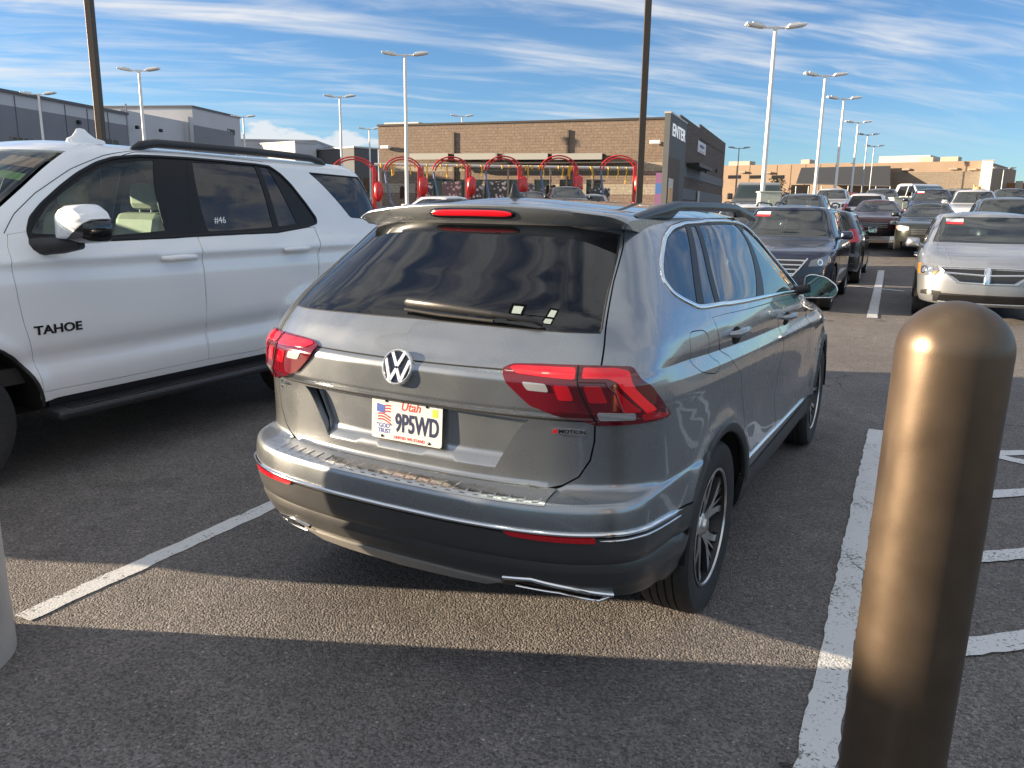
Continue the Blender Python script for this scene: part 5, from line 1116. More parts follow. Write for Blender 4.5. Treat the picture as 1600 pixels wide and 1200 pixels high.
def front_minivan(S, T, p, pm):
    """chrome cross grille of four dark openings, big lamps with amber corners, fog lamps, wide lower intake"""
    L, W = p['L'], p['W']; C2 = 2*S.S; fx = lambda x, z: S.front(x, z) if x >= 0 else C2 - S.front(-x, z)
    top, mid, bot = .835, .735, .615
    k = MB()
    for s in (1, -1):
        panel(k, S, [(fx(s*.05, mid+.015), mid+.015), (fx(s*.56, mid+.03), mid+.03), (fx(s*.62, top-.02), top-.02), (fx(s*.05, top-.012), top-.012)], [], off=.004, rim=.012, step=.06, edge=.04)
        panel(k, S, [(fx(s*.05, bot+.01), bot+.01), (fx(s*.36, bot+.015), bot+.015), (fx(s*.52, mid+.002), mid+.002), (fx(s*.05, mid-.018), mid-.018)], [], off=.004, rim=.012, step=.06, edge=.04)
    gr = k.build('grille', GLOSSBLK, T)
    c = MB(); strip(c, S, [(fx(0, bot-.01), bot-.01), (fx(0, top+.005), top+.005)], .075, .026, off=.004); strip(c, S, [(fx(x, mid - .004 + .022*abs(x)/.55), mid - .004 + .022*abs(x)/.55) for x in np.linspace(.58, -.58, 30)], .034, .022, off=.004)
    strip(c, S, [(fx(.63, top-.005), top-.005), (fx(.57, mid+.02), mid+.02), (fx(.40, bot), bot), (fx(.0, bot-.012), bot-.012), (fx(-.40, bot), bot), (fx(-.57, mid+.02), mid+.02), (fx(-.63, top-.005), top-.005), (fx(-.3, top+.006), top+.006), (fx(.3, top+.006), top+.006)], .020, .020, closed=True, off=.003); c.build('grille_chrome', CHROME, gr)
    for s in (1, -1):
        f = lambda Q: [((q[0] if s > 0 else -q[0]), q[1]) for q in Q]
        a0, a1 = S.side(L-.60, .80), S.front(.655, .80); A = lambda t: a0 + (a1-a0)*t
        k = MB(); panel(k, S, f([(A(0), .76), (A(0), .875), (A(.4), .878), (A(.92), .85), (A(1), .78), (A(.9), .70), (A(.45), .685), (A(.15), .70)]), [], off=.008, rim=.012, step=.05, edge=.03); h = k.build('headlight', mat('headlight_shell', (.22, .23, .24), .10, .45, coat=1), T)
        q = MB()
        for t, z, rr in ((.50, .785, .062), (.74, .775, .052)):
            P, n_ = S.P(s*A(t), z), S.N(s*A(t), z); M_ = frame_at(P + n_*.010, n_); o = len(q.v); q.lathe([(.001, -.012), (rr*.6, -.006), (rr, .004), (rr*1.1, 0)], n=20); q.v[o:] = [tuple(M_ @ Vector(v)) for v in q.v[o:]]
        q.build('lamp_reflector', CHROME, h)
        q = MB(); panel(q, S, f([(A(.0)+.004, .765), (A(.0)+.004, .868), (A(.30), .868), (A(.22), .80), (A(.30), .72), (A(.20), .705)]), [], off=.011, rim=.003, step=.05, edge=.03); q.build('turn_signal', AMBER, h); q = MB(); panel(q, S, f([(A(.84), .725), (A(.94), .73), (A(.95), .765), (A(.84), .765)]), [], off=.011, rim=.003, step=.05, edge=.03); q.build('turn_signal', AMBER, h)
        a0, a1 = S.side(L-.36, .46), S.front(.60, .46); k = MB(); panel(k, S, f([(a0, .40), (a0+.02, .455), (a0*.5+a1*.5, .485), (a1, .46), (a1, .40)]), [], off=.004, rim=.02, step=.05, edge=.03); fo = k.build('fog_lamp_recess', PLASTIC, T)
        P, n_ = S.P(s*(a0*.45+a1*.55), .437), S.N(s*(a0*.45+a1*.55), .437); q = MB(); q.lathe([(.001, .01), (.04, .006), (.048, 0)], n=16); M_ = frame_at(P + n_*.008, n_); q.v = [tuple(M_ @ Vector(v)) for v in q.v]; q.build('fog_lamp', CLEARLENS, fo)
    k = MB(); a1 = S.front(.66, .40); panel(k, S, [(a1, .31), (C2-a1, .31), (C2-a1-.06, .41), (S.S, .425), (a1+.06, .41)], [], off=.006, rim=.02, step=.06, edge=.04); k.build('intake_grille', GLOSSBLK, T)
    k = MB(); strip(k, S, [(S.front(.62, .30), .302), (S.S, .30), (C2-S.front(.62, .30), .302)], .03, .015); k.build('chrome_lip', SATIN, T)
    k = MB()
    for s in (1, -1): strip(k, S, [(fx(s*.50, .90), .90), (fx(s*.56, 1.02), 1.02), (fx(s*.62, 1.13), 1.13)], .012, .004)
    k.build('bonnet_crease', pm, T)
    k = MB(); k.tube([(.70, L-1.02, 1.10), (.72, L-1.10, 2.02)], [.004, .002], n=5); k.build('aerial', PLASTIC, T)
def front_blue(S, T, p, pm):
    """wide trapezoid grille of bright bars and swept clear lamps"""
    L, W = p['L'], p['W']; C2 = 2*S.S; fx = lambda x, z: S.front(x, z) if x >= 0 else C2 - S.front(-x, z); z0, z1 = .62, .90
    k = MB(); panel(k, S, [(fx(.40, z0), z0), (fx(-.40, z0), z0), (fx(-.60, z1), z1), (fx(.60, z1), z1)], [], off=.004, rim=.012, step=.06, edge=.04); g = k.build('grille', GLOSSBLK, T)
    c = MB()
    for t in (.10, .36, .62, .88):
        z = z0 + (z1-z0)*t; h = .40 + .20*t; strip(c, S, [(fx(x, z), z) for x in np.linspace(h-.01, -h+.01, 24)], .030, .018, off=.004)
    strip(c, S, [(fx(.60, z1), z1), (fx(.40, z0), z0), (fx(-.40, z0), z0), (fx(-.60, z1), z1)], .03, .02, off=.003); c.build('grille_chrome', CHROME, g)
    for s in (1, -1):
        f = lambda Q: [((q[0] if s > 0 else -q[0]), q[1]) for q in Q]; a0, a1 = S.side(L-.72, .88), S.front(.62, .85); A = lambda t: a0 + (a1-a0)*t
        k = MB(); panel(k, S, f([(A(0), .90), (A(.05), .965), (A(.5), .955), (A(.95), .875), (A(1), .775), (A(.6), .785), (A(.15), .83)]), [], off=.008, rim=.012, step=.05, edge=.03); h = k.build('headlight', mat('headlight_shell', (.22, .23, .24), .10, .45, coat=1), T)
        q = MB()
        for t, z, rr in ((.42, .875, .055), (.72, .84, .05)):
            P, n_ = S.P(s*A(t), z), S.N(s*A(t), z); M_ = frame_at(P + n_*.010, n_); o = len(q.v); q.lathe([(.001, -.010), (rr*.6, -.006), (rr, .004), (rr*1.1, 0)], n=20); q.v[o:] = [tuple(M_ @ Vector(v)) for v in q.v[o:]]
        q.build('lamp_reflector', CHROME, h)
        k = MB(); a0, a1 = S.side(L-.40, .45), S.front(.60, .45); panel(k, S, f([(a0, .42), (a0, .50), (a1, .48), (a1, .40)]), [], off=.004, rim=.02, step=.05, edge=.03); k.build('fog_lamp', CLEARLENS, T)
SILVER = ('silver', (.36, .385, .42)); NAVYP = ('navy', (.007, .015, .045)); BLACKP = ('black', (.010, .010, .011)); WHITEP = ('white', (.68, .68, .69)); GREYP = ('mid_grey', (.12, .125, .13))
MAROON = ('maroon', (.07, .010, .014)); REDP = ('red', (.45, .012, .016)); BLUEGREY = ('blue_grey', (.07, .085, .11)); TANP = ('tan', (.30, .26, .20)); GREENB = ('dark_green', (.018, .026, .024))
LOT = 'cars parked across the lot'
def nose_to_camera(kind, label, cat, X, Yfront, col, **k):
    s = k.get('scale', 1.0); return gcar(kind, label, cat, X, Yfront + KIND[kind]['L']*s, math.pi + k.pop('yaw', 0.0), col, group=LOT, **k)
def tail_to_camera(kind, label, cat, X, Yrear, col, **k): return gcar(kind, label, cat, X, Yrear, k.pop('yaw', 0.0), col, group=LOT, **k)
def spot(px, dist): q = at_dist(px, dist); return q.x, q.y
nose_to_camera('bigsuv', 'navy blue SUV with a barred chrome grille facing the camera', 'SUV', -2.10, 13.85, NAVYP, fine=True, front=front_blue, lamp='custom', rails=True, sticker=True, metal=.3)
nose_to_camera('van', 'silver minivan with a cross shaped grille facing the camera', 'minivan', 1.10, 14.1, SILVER, fine=True, front=front_minivan, lamp='custom', sticker=True, metal=.7)
tail_to_camera('suv', 'black SUV seen from behind, just beyond the navy SUV', 'SUV', -1.93, 19.7, BLACKP, fine=True, metal=.2)
CARS = [  # kind, facing, label, category, centre column in the photo, distance, colour, extras
 ('suv', 'n', 'blue grey SUV behind the roof of the navy SUV', 'SUV', 1238, 27, BLUEGREY, dict(rails=True)),
 ('suv', 'n', 'white crossover with its windscreen showing left of the lamp post base', 'SUV', 1140, 19.5, WHITEP, dict(rails=True)),
 ('hatch', 'n', 'dark maroon hatchback between the black SUV and the aisle', 'car', 1368, 29.5, MAROON, {}),
 ('suv', 't', 'white SUV seen from behind, beyond the maroon hatchback', 'SUV', 1352, 35.5, WHITEP, dict(rails=True)),
 ('suv', 'n', 'mid grey SUV beyond the white one on the left of the aisle', 'SUV', 1372, 42, GREYP, {}),
 ('suv', 'n', 'white crossover in front of the dark awning', 'SUV', 1291, 41, WHITEP, {}),
 ('sedan', 'n', 'red car half hidden under the dark awning', 'car', 1325, 52, REDP, {}),
 ('sedan', 'n', 'dark green car with amber lamps behind the silver minivan', 'car', 1455, 27.0, GREENB, {}),
 ('suv', 'n', 'dark navy SUV with a red and white windscreen sticker, right of the aisle', 'SUV', 1456, 37, NAVYP, dict(sticker=True)),
 ('bigsuv', 't', 'tan van seen from behind, far to the right', 'van', 1489, 50, TANP, {}),
 ('suv', 'n', 'white SUV beside the red one on the right', 'SUV', 1527, 34, WHITEP, {}),
 ('suv', 't', 'bright red SUV turned away on the right', 'SUV', 1562, 30, REDP, dict(yaw=-.25)),
 ('bigsuv', 'n', 'grey SUV with roof rails at the right edge', 'SUV', 1592, 23.5, BLUEGREY, dict(rails=True)),
 ('suv', 'n', 'black SUV far off at the right edge', 'SUV', 1585, 47, BLACKP, {}),
 ('sedan', 'n', 'silver sedan far off in front of the white pylon', 'car', 1545, 55, SILVER, {}),
 ('hatch', 'n', 'white hatchback just past the tail of the white SUV', 'car', 622, 31, WHITEP, dict(yaw=1.2)),
 ('suv', 'n', 'black SUV with a rack parked by the vacuum bays', 'SUV', 820, 36, BLACKP, dict(rails=True, yaw=.5)),
 ('sedan', 'n', 'black sedan in a vacuum bay', 'car', 765, 42, BLACKP, dict(yaw=.8)),
 ('hatch', 't', 'silver hatchback by the vacuum pipe, left of the dark pole', 'car', 925, 39, SILVER, dict(yaw=.3)),
]
for kind, fc, label, cat, px, dist, col, ex in CARS:
    ex = dict(ex)
    if dist == 0: x, y = -10.3, 2.5
    else: x, y = spot(px, dist)
    yaw = ex.pop('yaw', 0.0); L = KIND[kind]['L']
    if fc == 'n': gcar(kind, label, cat, x - math.sin(math.pi+yaw)*-0 , y + L*math.cos(yaw), math.pi + yaw, col, group=LOT, **ex)
    else: gcar(kind, label, cat, x, y, yaw, col, group=LOT, **ex)
def pickup(label, x, y, rz, col, light=True):
    """cab made from the SUV front half, open bed behind"""
    T = empty('parked_pickup', (x, y, gz(x, y)), rz, label, 'pickup', LOT); L, W = 5.6, 2.0; h = W/2; pm = mat('paint_' + col[0], col[1], .32, .4, coat=1.0, coatr=.03, dust=.18)
    prof = [(0, .62), (0, 1.12), (2.05, 1.14), (2.08, 1.20), (2.22, 1.88), (2.45, 1.95), (3.35, 1.93), (3.65, 1.84), (4.30, 1.24), (4.55, 1.20), (5.42, 1.12), (5.58, 1.0), (5.60, .60), (5.45, .48), (.05, .48)]
    b = MB(); ins = lambda z: h - (.02 if z < 1.2 else .02 + (z-1.2)*.26); n = len(prof)
    vs = [(s*ins(z) if not (y > 5.4) else s*(h-.14), y, z) for s in (-1, 1) for y, z in prof]; b.add(vs, [tuple(range(n)), tuple(reversed(range(n, 2*n)))] + [(i+n, (i+1) % n+n, (i+1) % n, i) for i in range(n)], smooth=False); b.build('body', pm, T)
    k = MB(); k.box((0, 1.05, 1.155), (W-.22, 1.9, .05)); k.build('bed_liner', LINER, T)
    for s in (1, -1):
        k = MB(); k.add([(s*(ins(z)+.004), y, z) for y, z in ((2.32,1.27),(3.15,1.27),(3.15,1.82),(2.48,1.82))], [(0, 1, 2, 3) if s > 0 else (3, 2, 1, 0)], smooth=False); k.build('window', GLASS_DARK, T)
        k = MB(); k.add([(s*(ins(z)+.004), y, z) for y, z in ((3.22,1.27),(4.12,1.27),(3.58,1.80),(3.22,1.82))], [(0, 1, 2, 3) if s > 0 else (3, 2, 1, 0)], smooth=False); k.build('window', GLASS_DARK, T)
        k = MB(); k.box((s*(h-.33), 5.56, .96), (.42, .1, .2), .03); k.build('headlight', CLEARLENS, T)
        k = MB(); k.box((s*(h+.10), 4.0, 1.36), (.22, .12, .24), .04); k.build('wing_mirror', PLASTIC, T)
        k = MB(); k.box((s*(h-.1), .0, .95), (.14, .06, .38), .02); k.build('tail_light', REDLENS, T)
        for yy in (1.15, 4.65):
            k = MB(); G = [[(s*(h+o), yy + .47*math.cos(R_(a)), .42 + .47*math.sin(R_(a))) for o in (-.04, .03)] for a in range(0, 181, 15)]; k.grid(np.array(G), flip=(s < 0)); k.add([(s*(h-.012), yy + .46*math.cos(R_(a)), .44 + .46*math.sin(R_(a))) for a in range(-5, 186, 10)], [tuple(range(20)) if s > 0 else tuple(reversed(range(20)))], smooth=False); k.build('wheel_arch', LINER, T)
            wheel(T, s*(h-.10), yy, .40, .25, .24, s, 'five', tyre_n=28)
    t = lambda y, z: (y, z); k = MB(); k.add([(-.78, 3.72, 1.80), (.78, 3.72, 1.80), (.88, 4.24, 1.28), (-.88, 4.24, 1.28)], [(0, 1, 2, 3)], smooth=False); k.v = [(a, c+.012, d+.012) for a, c, d in k.v]; k.build('windscreen', GLASS_SCREEN, T)
    k = MB(); k.box((0, 5.57, .90), (1.15, .1, .34), .03); k.box((0, 5.60, .55), (1.9, .16, .2), .05, mi=1); k.build('grille', [PLASTIC, SATIN], T)
    k = MB(); k.add([(-.74, 2.16, 1.80), (.74, 2.16, 1.80), (.85, 2.06, 1.28), (-.85, 2.06, 1.28)], [(3, 2, 1, 0)], smooth=False); k.v = [(a, c-.035, d) for a, c, d in k.v]; k.build('rear_window', GLASS_DARK, T)
    return T
pickup('white pickup parked on the far side of the white full size SUV', -8.45, .50, 0.0, WHITEP)
x, y = spot(1152, 33); pickup('tall grey pickup facing the camera, left of the first white lamp post', x, y + 5.6, math.pi + .12, GREYP)
x, y = spot(1380, 53); pickup('white pickup in front of the dark brick wall', x, y, math.pi + .65, WHITEP)

# ---------------------------------------------------------------- lamp posts
def z_at(px, py, dist):
    d = pray(px, py); return CAM_H + d.z*dist/math.hypot(d.x, d.y)
def xy_at(px, py, dist):
    d = pray(px, py); k = dist/math.hypot(d.x, d.y); return d.x*k, d.y*k
POLEW = mat('white_pole_paint', (.74, .74, .72), .4, var=.04); POLEB = mat('bronze_pole', (.075, .058, .045), .5, .4); POLEG = mat('galvanised_pole', (.40, .41, .43), .5, .5); LAMPGL = mat('lamp_glass', (.55, .56, .55), .3)
POSTS = [  # head column,row in the photo, plan distance, kind, heading of the two heads, label
 (1212, 44, 34, 'w', .25, 'tallest white twin lamp post, right of the grey SUV'), (1290, 119, 48, 'w', .25, 'white twin lamp post rising through the dark awning'),
 (1319, 155, 60, 'w', .25, 'white twin lamp post just right of the awning one'), (1341, 192, 80, 'w', .2, 'white twin lamp post with a short stem, before the roof plant'),
 (633, 87, 42, 'w', .25, 'white twin lamp post in front of the brick building left half'), (531, 152, 62, 'w', .2, 'white twin lamp post against open sky left of the brick building'),
 (217, 111, 50, 'w', .2, 'white twin lamp post before the white part of the grey warehouse'), (60, 148, 62, 'w', .2, 'white twin lamp post before the grey warehouse at the left edge'),
 (380, 183, 82, 'w', .2, 'small white twin lamp post at the right end of the warehouse'), (577, 202, 88, 'w', .2, 'small white twin lamp post beside the left end of the brick building'),
 (722, 182, 84, 'w', .2, 'white twin lamp head above the roof of the brick building'), (1356, 211, 95, 'g', .2, 'grey twin lamp post left of the roof plant'),
 (1366, 229, 108, 'g', .2, 'lower grey twin lamp post in front of the roof plant'), (1155, 232, 92, 'g', .2, 'grey twin lamp post at the left end of the tan building'), (1569, 264, 100, 'g', .2, 'grey twin lamp post beyond the white pylon'),
]
def lamp_post(px, py, dist, kind, rz, label):
    x, y = xy_at(px, py, dist); g = gz(x, y); h = z_at(px, py, dist) - g; m_ = POLEW if kind == 'w' else POLEG
    t = empty('lamp_post', (x, y, g), R_(26) + rz - .25, label, 'lamp post', 'twin headed lamp posts across the lot'); k = MB(); r = .085 if kind == 'w' else .06
    k.tube([(0, 0, 0), (0, 0, h*.5), (0, 0, h)], [r*1.15, r, r*.85], n=12); k.build('pole', m_, t)
    k = MB(); k.tube([(-.45, 0, h+.02), (.45, 0, h+.02)], .04, n=8); k.box((0, 0, h), (.16, .16, .14), .03); k.build('bracket', m_, t)
    for s in (-1, 1):
        M_ = Matrix.Rotation(-s*R_(9), 3, 'Y'); k = MB(); k.box((s*.78, 0, h+.09), (.74, .34, .10), .03, M_); k.box((s*.70, 0, h+.16), (.42, .22, .05), .02, M_); hd = k.build('lamp_head', m_, t)
        k = MB(); k.box((s*.80, 0, h+.035), (.52, .26, .02), 0, M_); k.build('lamp_lens', LAMPGL, hd)
    if dist < 55 and kind == 'w':
        k = MB(); k.lathe([(.30, 0), (.30, .72), (.27, .76), (.001, .76)], n=24); k.build('concrete_base', CONC, t)
for a in POSTS: lamp_post(*a)
def dark_pole(px0, py0, px1, py1, dist, label):
    x, y = xy_at((px0+px1)/2, py1, dist); g = gz(x, y); t = empty('light_pole', (x, y, g), R_(20), label, 'light pole', 'dark square light poles'); h = 9.2
    MB().box((0, 0, h/2), (.125, .125, h), .01).build('pole', mat('bronze_pole', (.075, .058, .045), .5, .4), t); MB().lathe([(.26, 0), (.26, .70), (.001, .72)], n=24).build('concrete_base', CONC, t)
    MB().box((.5, 0, h), (.7, .34, .12), .02).box((.1, 0, h), (.3, .08, .08)).build('lamp_head', DARKMETAL, t)
dark_pole(150, 0, 168, 220, 17.0, 'dark brown square pole rising behind the roof of the white SUV'); dark_pole(1005, 0, 993, 300, 16.0, 'dark brown square pole rising behind the roof of the grey SUV')
def cabinet(px, py0, py1, w, dist, label):
    x, y = xy_at(px, py1, dist); g = gz(x, y); h = z_at(px, py0, dist) - g; t = empty('utility_cabinet', (x, y, g), R_(20), label, 'cabinet'); m_ = mat('cabinet_paint', (.50, .54, .47), .5, var=.05)
    MB().box((0, 0, h/2), (w, .6, h), .03).build('housing', m_, t); MB().box((0, 0, h+.02), (w+.08, .68, .05), .01).build('lid', m_, t); MB().box((w*.18, -.31, h*.5), (w*.5, .015, h*.7), .004).build('door', m_, t)
cabinet(1200, 301, 326, .75, 31, 'pale green cabinet beside the tallest white lamp post'); cabinet(1407, 310, 336, .95, 41, 'pale green cabinet at the end of the aisle')
# ---------------------------------------------------------------- brick shop with the vacuum bays
def blockwall(name, c1, c2, mortar, bw, bh, bump=.6):
    if name in MATS: return MATS[name]
    m = bpy.data.materials.new(name); m.use_nodes = True; t = m.node_tree; b = t.nodes['Principled BSDF']; L = t.links.new; nn = t.nodes.new
    tcn = nn('ShaderNodeTexCoord'); sp = nn('ShaderNodeSeparateXYZ'); L(tcn.outputs['Object'], sp.inputs[0]); ad = nn('ShaderNodeMath'); ad.operation = 'ADD'; L(sp.outputs[0], ad.inputs[0]); L(sp.outputs[1], ad.inputs[1]); cb = nn('ShaderNodeCombineXYZ'); L(ad.outputs[0], cb.inputs[0]); L(sp.outputs[2], cb.inputs[1])
    br = nn('ShaderNodeTexBrick'); L(cb.outputs[0], br.inputs['Vector']); br.inputs['Scale'].default_value = 1.0; br.inputs['Brick Width'].default_value = bw; br.inputs['Row Height'].default_value = bh; br.inputs['Mortar Size'].default_value = .012; br.inputs['Bias'].default_value = 0
    br.inputs['Color1'].default_value = (*c1, 1); br.inputs['Color2'].default_value = (*c2, 1); br.inputs['Mortar'].default_value = (*mortar, 1)
    n = nn('ShaderNodeTexNoise'); n.inputs['Scale'].default_value = 6; n.inputs['Detail'].default_value = 6; L(tcn.outputs['Object'], n.inputs['Vector'])
    h = nn('ShaderNodeHueSaturation'); L(br.outputs[0], h.inputs['Color']); r = nn('ShaderNodeMapRange'); L(n.outputs['Fac'], r.inputs[0]); r.inputs[1].default_value = .3; r.inputs[2].default_value = .7; r.inputs[3].default_value = .82; r.inputs[4].default_value = 1.18; L(r.outputs[0], h.inputs['Value']); L(h.outputs[0], b.inputs['Base Color'])
    b.inputs['Roughness'].default_value = .9
    bn = nn('ShaderNodeBump'); bn.inputs['Strength'].default_value = bump; bn.inputs['Distance'].default_value = .03; m2 = nn('ShaderNodeMath'); m2.operation = 'SUBTRACT'; L(n.outputs['Fac'], m2.inputs[0]); L(br.outputs['Fac'], m2.inputs[1]); L(m2.outputs[0], bn.inputs['Height']); L(bn.outputs[0], b.inputs['Normal'])
    MATS[name] = m; return m
BRICK = blockwall('split_face_block', (.255, .19, .145), (.215, .16, .122), (.165, .126, .10), .42, .21); PALEB = blockwall('pale_block_band', (.40, .345, .26), (.36, .31, .24), (.28, .24, .19), .42, .21)
SLATE = mat('slate_grey_render', (.115, .12, .125), .8, var=.06, vscale=1.5); CAPM = mat('dark_coping', (.07, .062, .055), .55, .4)
# frame of the building: front runs along its local x, right corner at the origin, depth along +y
BD = 58.0; A_ = xy_at(1038, 250, BD); B_ = xy_at(592, 250, BD*1.135)
ang = math.atan2(A_[1]-B_[1], A_[0]-B_[0]); FL = math.hypot(A_[0]-B_[0], A_[1]-B_[1]); bg_ = gz(*A_) - .1; BH = z_at(1030, 186, BD) - bg_
BT = empty('brick_shop', (A_[0], A_[1], bg_), ang, 'brown block shop with a grey ENTER tower at its right end', 'building')
def bl(px, py, y=0.0):
    """local x,z of a photo pixel on the plane local y"""
    d = pray(px, py); o = CAMP - BT_O; ca_, sa_ = math.cos(-ang), math.sin(-ang); rot = lambda v: Vector((v.x*ca_ - v.y*sa_, v.x*sa_ + v.y*ca_, v.z)); o, d = rot(o), rot(d); t = (y - o.y)/d.y; return o.x + d.x*t, o.z + d.z*t
def bs(px, py, x=0.0):
    """local y,z of a photo pixel on the plane local x"""
    d = pray(px, py); o = CAMP - BT_O; ca_, sa_ = math.cos(-ang), math.sin(-ang); rot = lambda v: Vector((v.x*ca_ - v.y*sa_, v.x*sa_ + v.y*ca_, v.z)); o, d = rot(o), rot(d); t = (x - o.x)/d.x; return o.y + d.y*t, o.z + d.z*t
BT_O = Vector((A_[0], A_[1], bg_))
DEP = bs(1133, 224, .02)[0]
k = MB(); k.box((-FL/2, DEP/2, BH/2), (FL, DEP, BH)); k.build('wall', BRICK, BT)
for z0, z1 in ((2.95, 3.55), (1.35, 2.05)): MB().box((-FL/2, DEP/2, (z0+z1)/2), (FL+.03, DEP+.03, z1-z0)).build('pale_band', PALEB, BT)
MB().box((-FL/2, DEP/2, BH+.06), (FL+.16, DEP+.16, .14)).build('coping', CAPM, BT)
x0, zt = bl(600, 186, 4); MB().box((x0+1.6, 6, BH+.35), (3.2, 4, .7)).build('roof_unit', mat('roof_unit', (.62, .62, .60), .5), BT)
# side wall: tower, darker bays
ty0, tz = bs(1047, 176, .575); ty1, _ = bs(1074, 186, .575); TH = tz
ty0 = bs(1047, 200, .575)[0]
TW = MB(); TW.box((.385, (ty0+ty1)/2, TH/2), (.38, ty1-ty0, TH)); tw_ = TW.build('tower', SLATE, BT); MB().box((.385, (ty0+ty1)/2, TH+.06), (.46, ty1-ty0+.1, .12)).build('tower_coping', mat('pale_coping', (.45, .43, .40), .6), tw_)
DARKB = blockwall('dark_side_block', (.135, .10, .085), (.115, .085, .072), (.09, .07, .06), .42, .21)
SX = .575                                                         # tower face plane
u0, w0 = bs(1045, 244, SX+.01); u1, _ = bs(1063, 244, SX+.01); dz = w0
k = MB(); k.box((SX+.012, (u0+u1)/2, dz/2), (.02, u1-u0, dz)); k.build('entrance_recess', mat('recess_brown', (.10, .075, .06), .8), BT)
k = MB(); ym = (u0+u1)/2; q = dz*.62
for yy in (u0+.35, u0+1.35, u0+2.1): k.box((SX+.03, yy, q/2), (.04, .07, q))
for zz in (q*.78, q): k.box((SX+.03, u0+1.2, zz), (.04, 1.8, .07))
dr = k.build('entrance_door', mat('door_frame_white', (.62, .63, .64), .4), BT); MB().box((SX+.026, u0+1.2, q*.39), (.012, 1.7, q*.76)).build('door_glass', GLASS_DARK, dr); MB().box((SX+.025, u0+1.2, q*.89), (.012, 1.7, q*.2)).build('transom', mat('transom_white', (.5, .52, .54), .3), dr)
def side_M(px, py, x): yy, zz = bs(px, py, x); M_ = Matrix(((0, 0, 1, x), (1, 0, 0, yy), (0, 1, 0, zz), (0, 0, 0, 1))); return M_, yy, zz
e0, ez0 = bs(1051, 209, SX); e1, ez1 = bs(1071, 209, SX); M_, yy, zz = side_M(1061, 209, SX+.01)
eh = bs(1061, 199, SX)[1] - bs(1061, 219, SX)[1]
so = text('sign_letters', 'ENTER', eh*1.36, mat('sign_white', (.85, .86, .87), .4, emit=((1, 1, 1), .10)), BT, M_, .03, sx=1.0, bold=.012); w_ = max(v.co.y for v in so.data.vertices) - min(v.co.y for v in so.data.vertices)  # slight glow added so the letters read white on the shaded wall
for v in so.data.vertices: v.co.y = yy + (v.co.y - yy)*(e1-e0)/w_
s1_, sz1 = bs(1093, 201, .02); s2_, sz2 = bs(1133, 224, .02)
MB().box((.05, (ty1 + s1_)/2, sz1/2), (.12, s1_-ty1, sz1)).build('side_bay', DARKB, BT); MB().box((.03, (s1_+s2_)/2, sz2/2), (.10, s2_-s1_, sz2)).build('side_bay', DARKB, BT)
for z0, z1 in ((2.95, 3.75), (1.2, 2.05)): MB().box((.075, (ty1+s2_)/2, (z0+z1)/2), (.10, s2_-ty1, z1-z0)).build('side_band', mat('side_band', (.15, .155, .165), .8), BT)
p0, pz0 = bs(1091, 219, .14); p1, pz1 = bs(1102, 243, .14); bn_ = MB().box((.14, (p0+p1)/2, (pz0+pz1)/2), (.02, p1-p0, pz0-pz1)).build('banner', mat('banner_white', (.66, .64, .66), .6), BT)
MB().lathe([(.001, .012), (.5, .01), (.5, 0)], n=20).build('banner_motif', mat('banner_navy', (.16, .16, .30), .6), bn_); bm_ = bn_.children[0]; bm_.matrix_local = Matrix(((0, 0, 1, .152), (1, 0, 0, (p0+p1)/2), (0, 1, 0, pz0*.62+pz1*.38), (0, 0, 0, 1))) @ Matrix.Diagonal(((p1-p0)*.6, (pz0-pz1)*.30, 1, 1))
MB().box((.152, (p0+p1)/2, pz1+(pz0-pz1)*.14), (.008, (p1-p0)*.7, (pz0-pz1)*.08)).build('banner_line', mat('banner_rose', (.45, .22, .24), .6), bn_)
a0, az0 = bs(1074, 257, .2); a1, az1 = bs(1096, 263, .2); MB().box((.6, (a0+a1)/2, az0), (1.1, a1-a0, .28)).build('door_canopy', mat('canopy_black', (.02, .02, .021), .5), BT)
for px_ in (1102, 1119): yy, zz = bs(px_, 267, .16); MB().box((.22, yy, zz), (.15, .22, .4), .03).build('wall_lamp', mat('wall_lamp_dark', (.03, .03, .03), .5), BT)
yy, zz = bs(1091, 291, .2); MB().box((.25, yy, 1.0), (.1, .9, 2.0)).build('side_door', mat('door_pale', (.50, .49, .46), .5), BT)
# striped post by the entrance
x, z = bl(1032, 280, -.5); k = MB()
for i_ in range(4): k.box((x, -.5, .35 + .7*i_), (.55, .5, .7), mi=i_ % 2)
o = k.build('painted_column', [mat('column_blue', (.05, .14, .40), .6), mat('column_red_blue', (.22, .10, .22), .6)], None); o.matrix_world = BT.matrix_basis @ Matrix.Identity(4); tag(o, 'blue and red painted column at the corner by the ENTER tower', 'column')
# cameras on the corners
for px_, py_ in ((1024, 222), (602, 230)):
    x, z = bl(px_, py_, -.3); k = MB(); k.box((x, -.3, z), (.75, .3, .26), .06); k.box((x+.3, -.12, z), (.1, .3, .1)); k.build('floodlight', WHITE, BT)
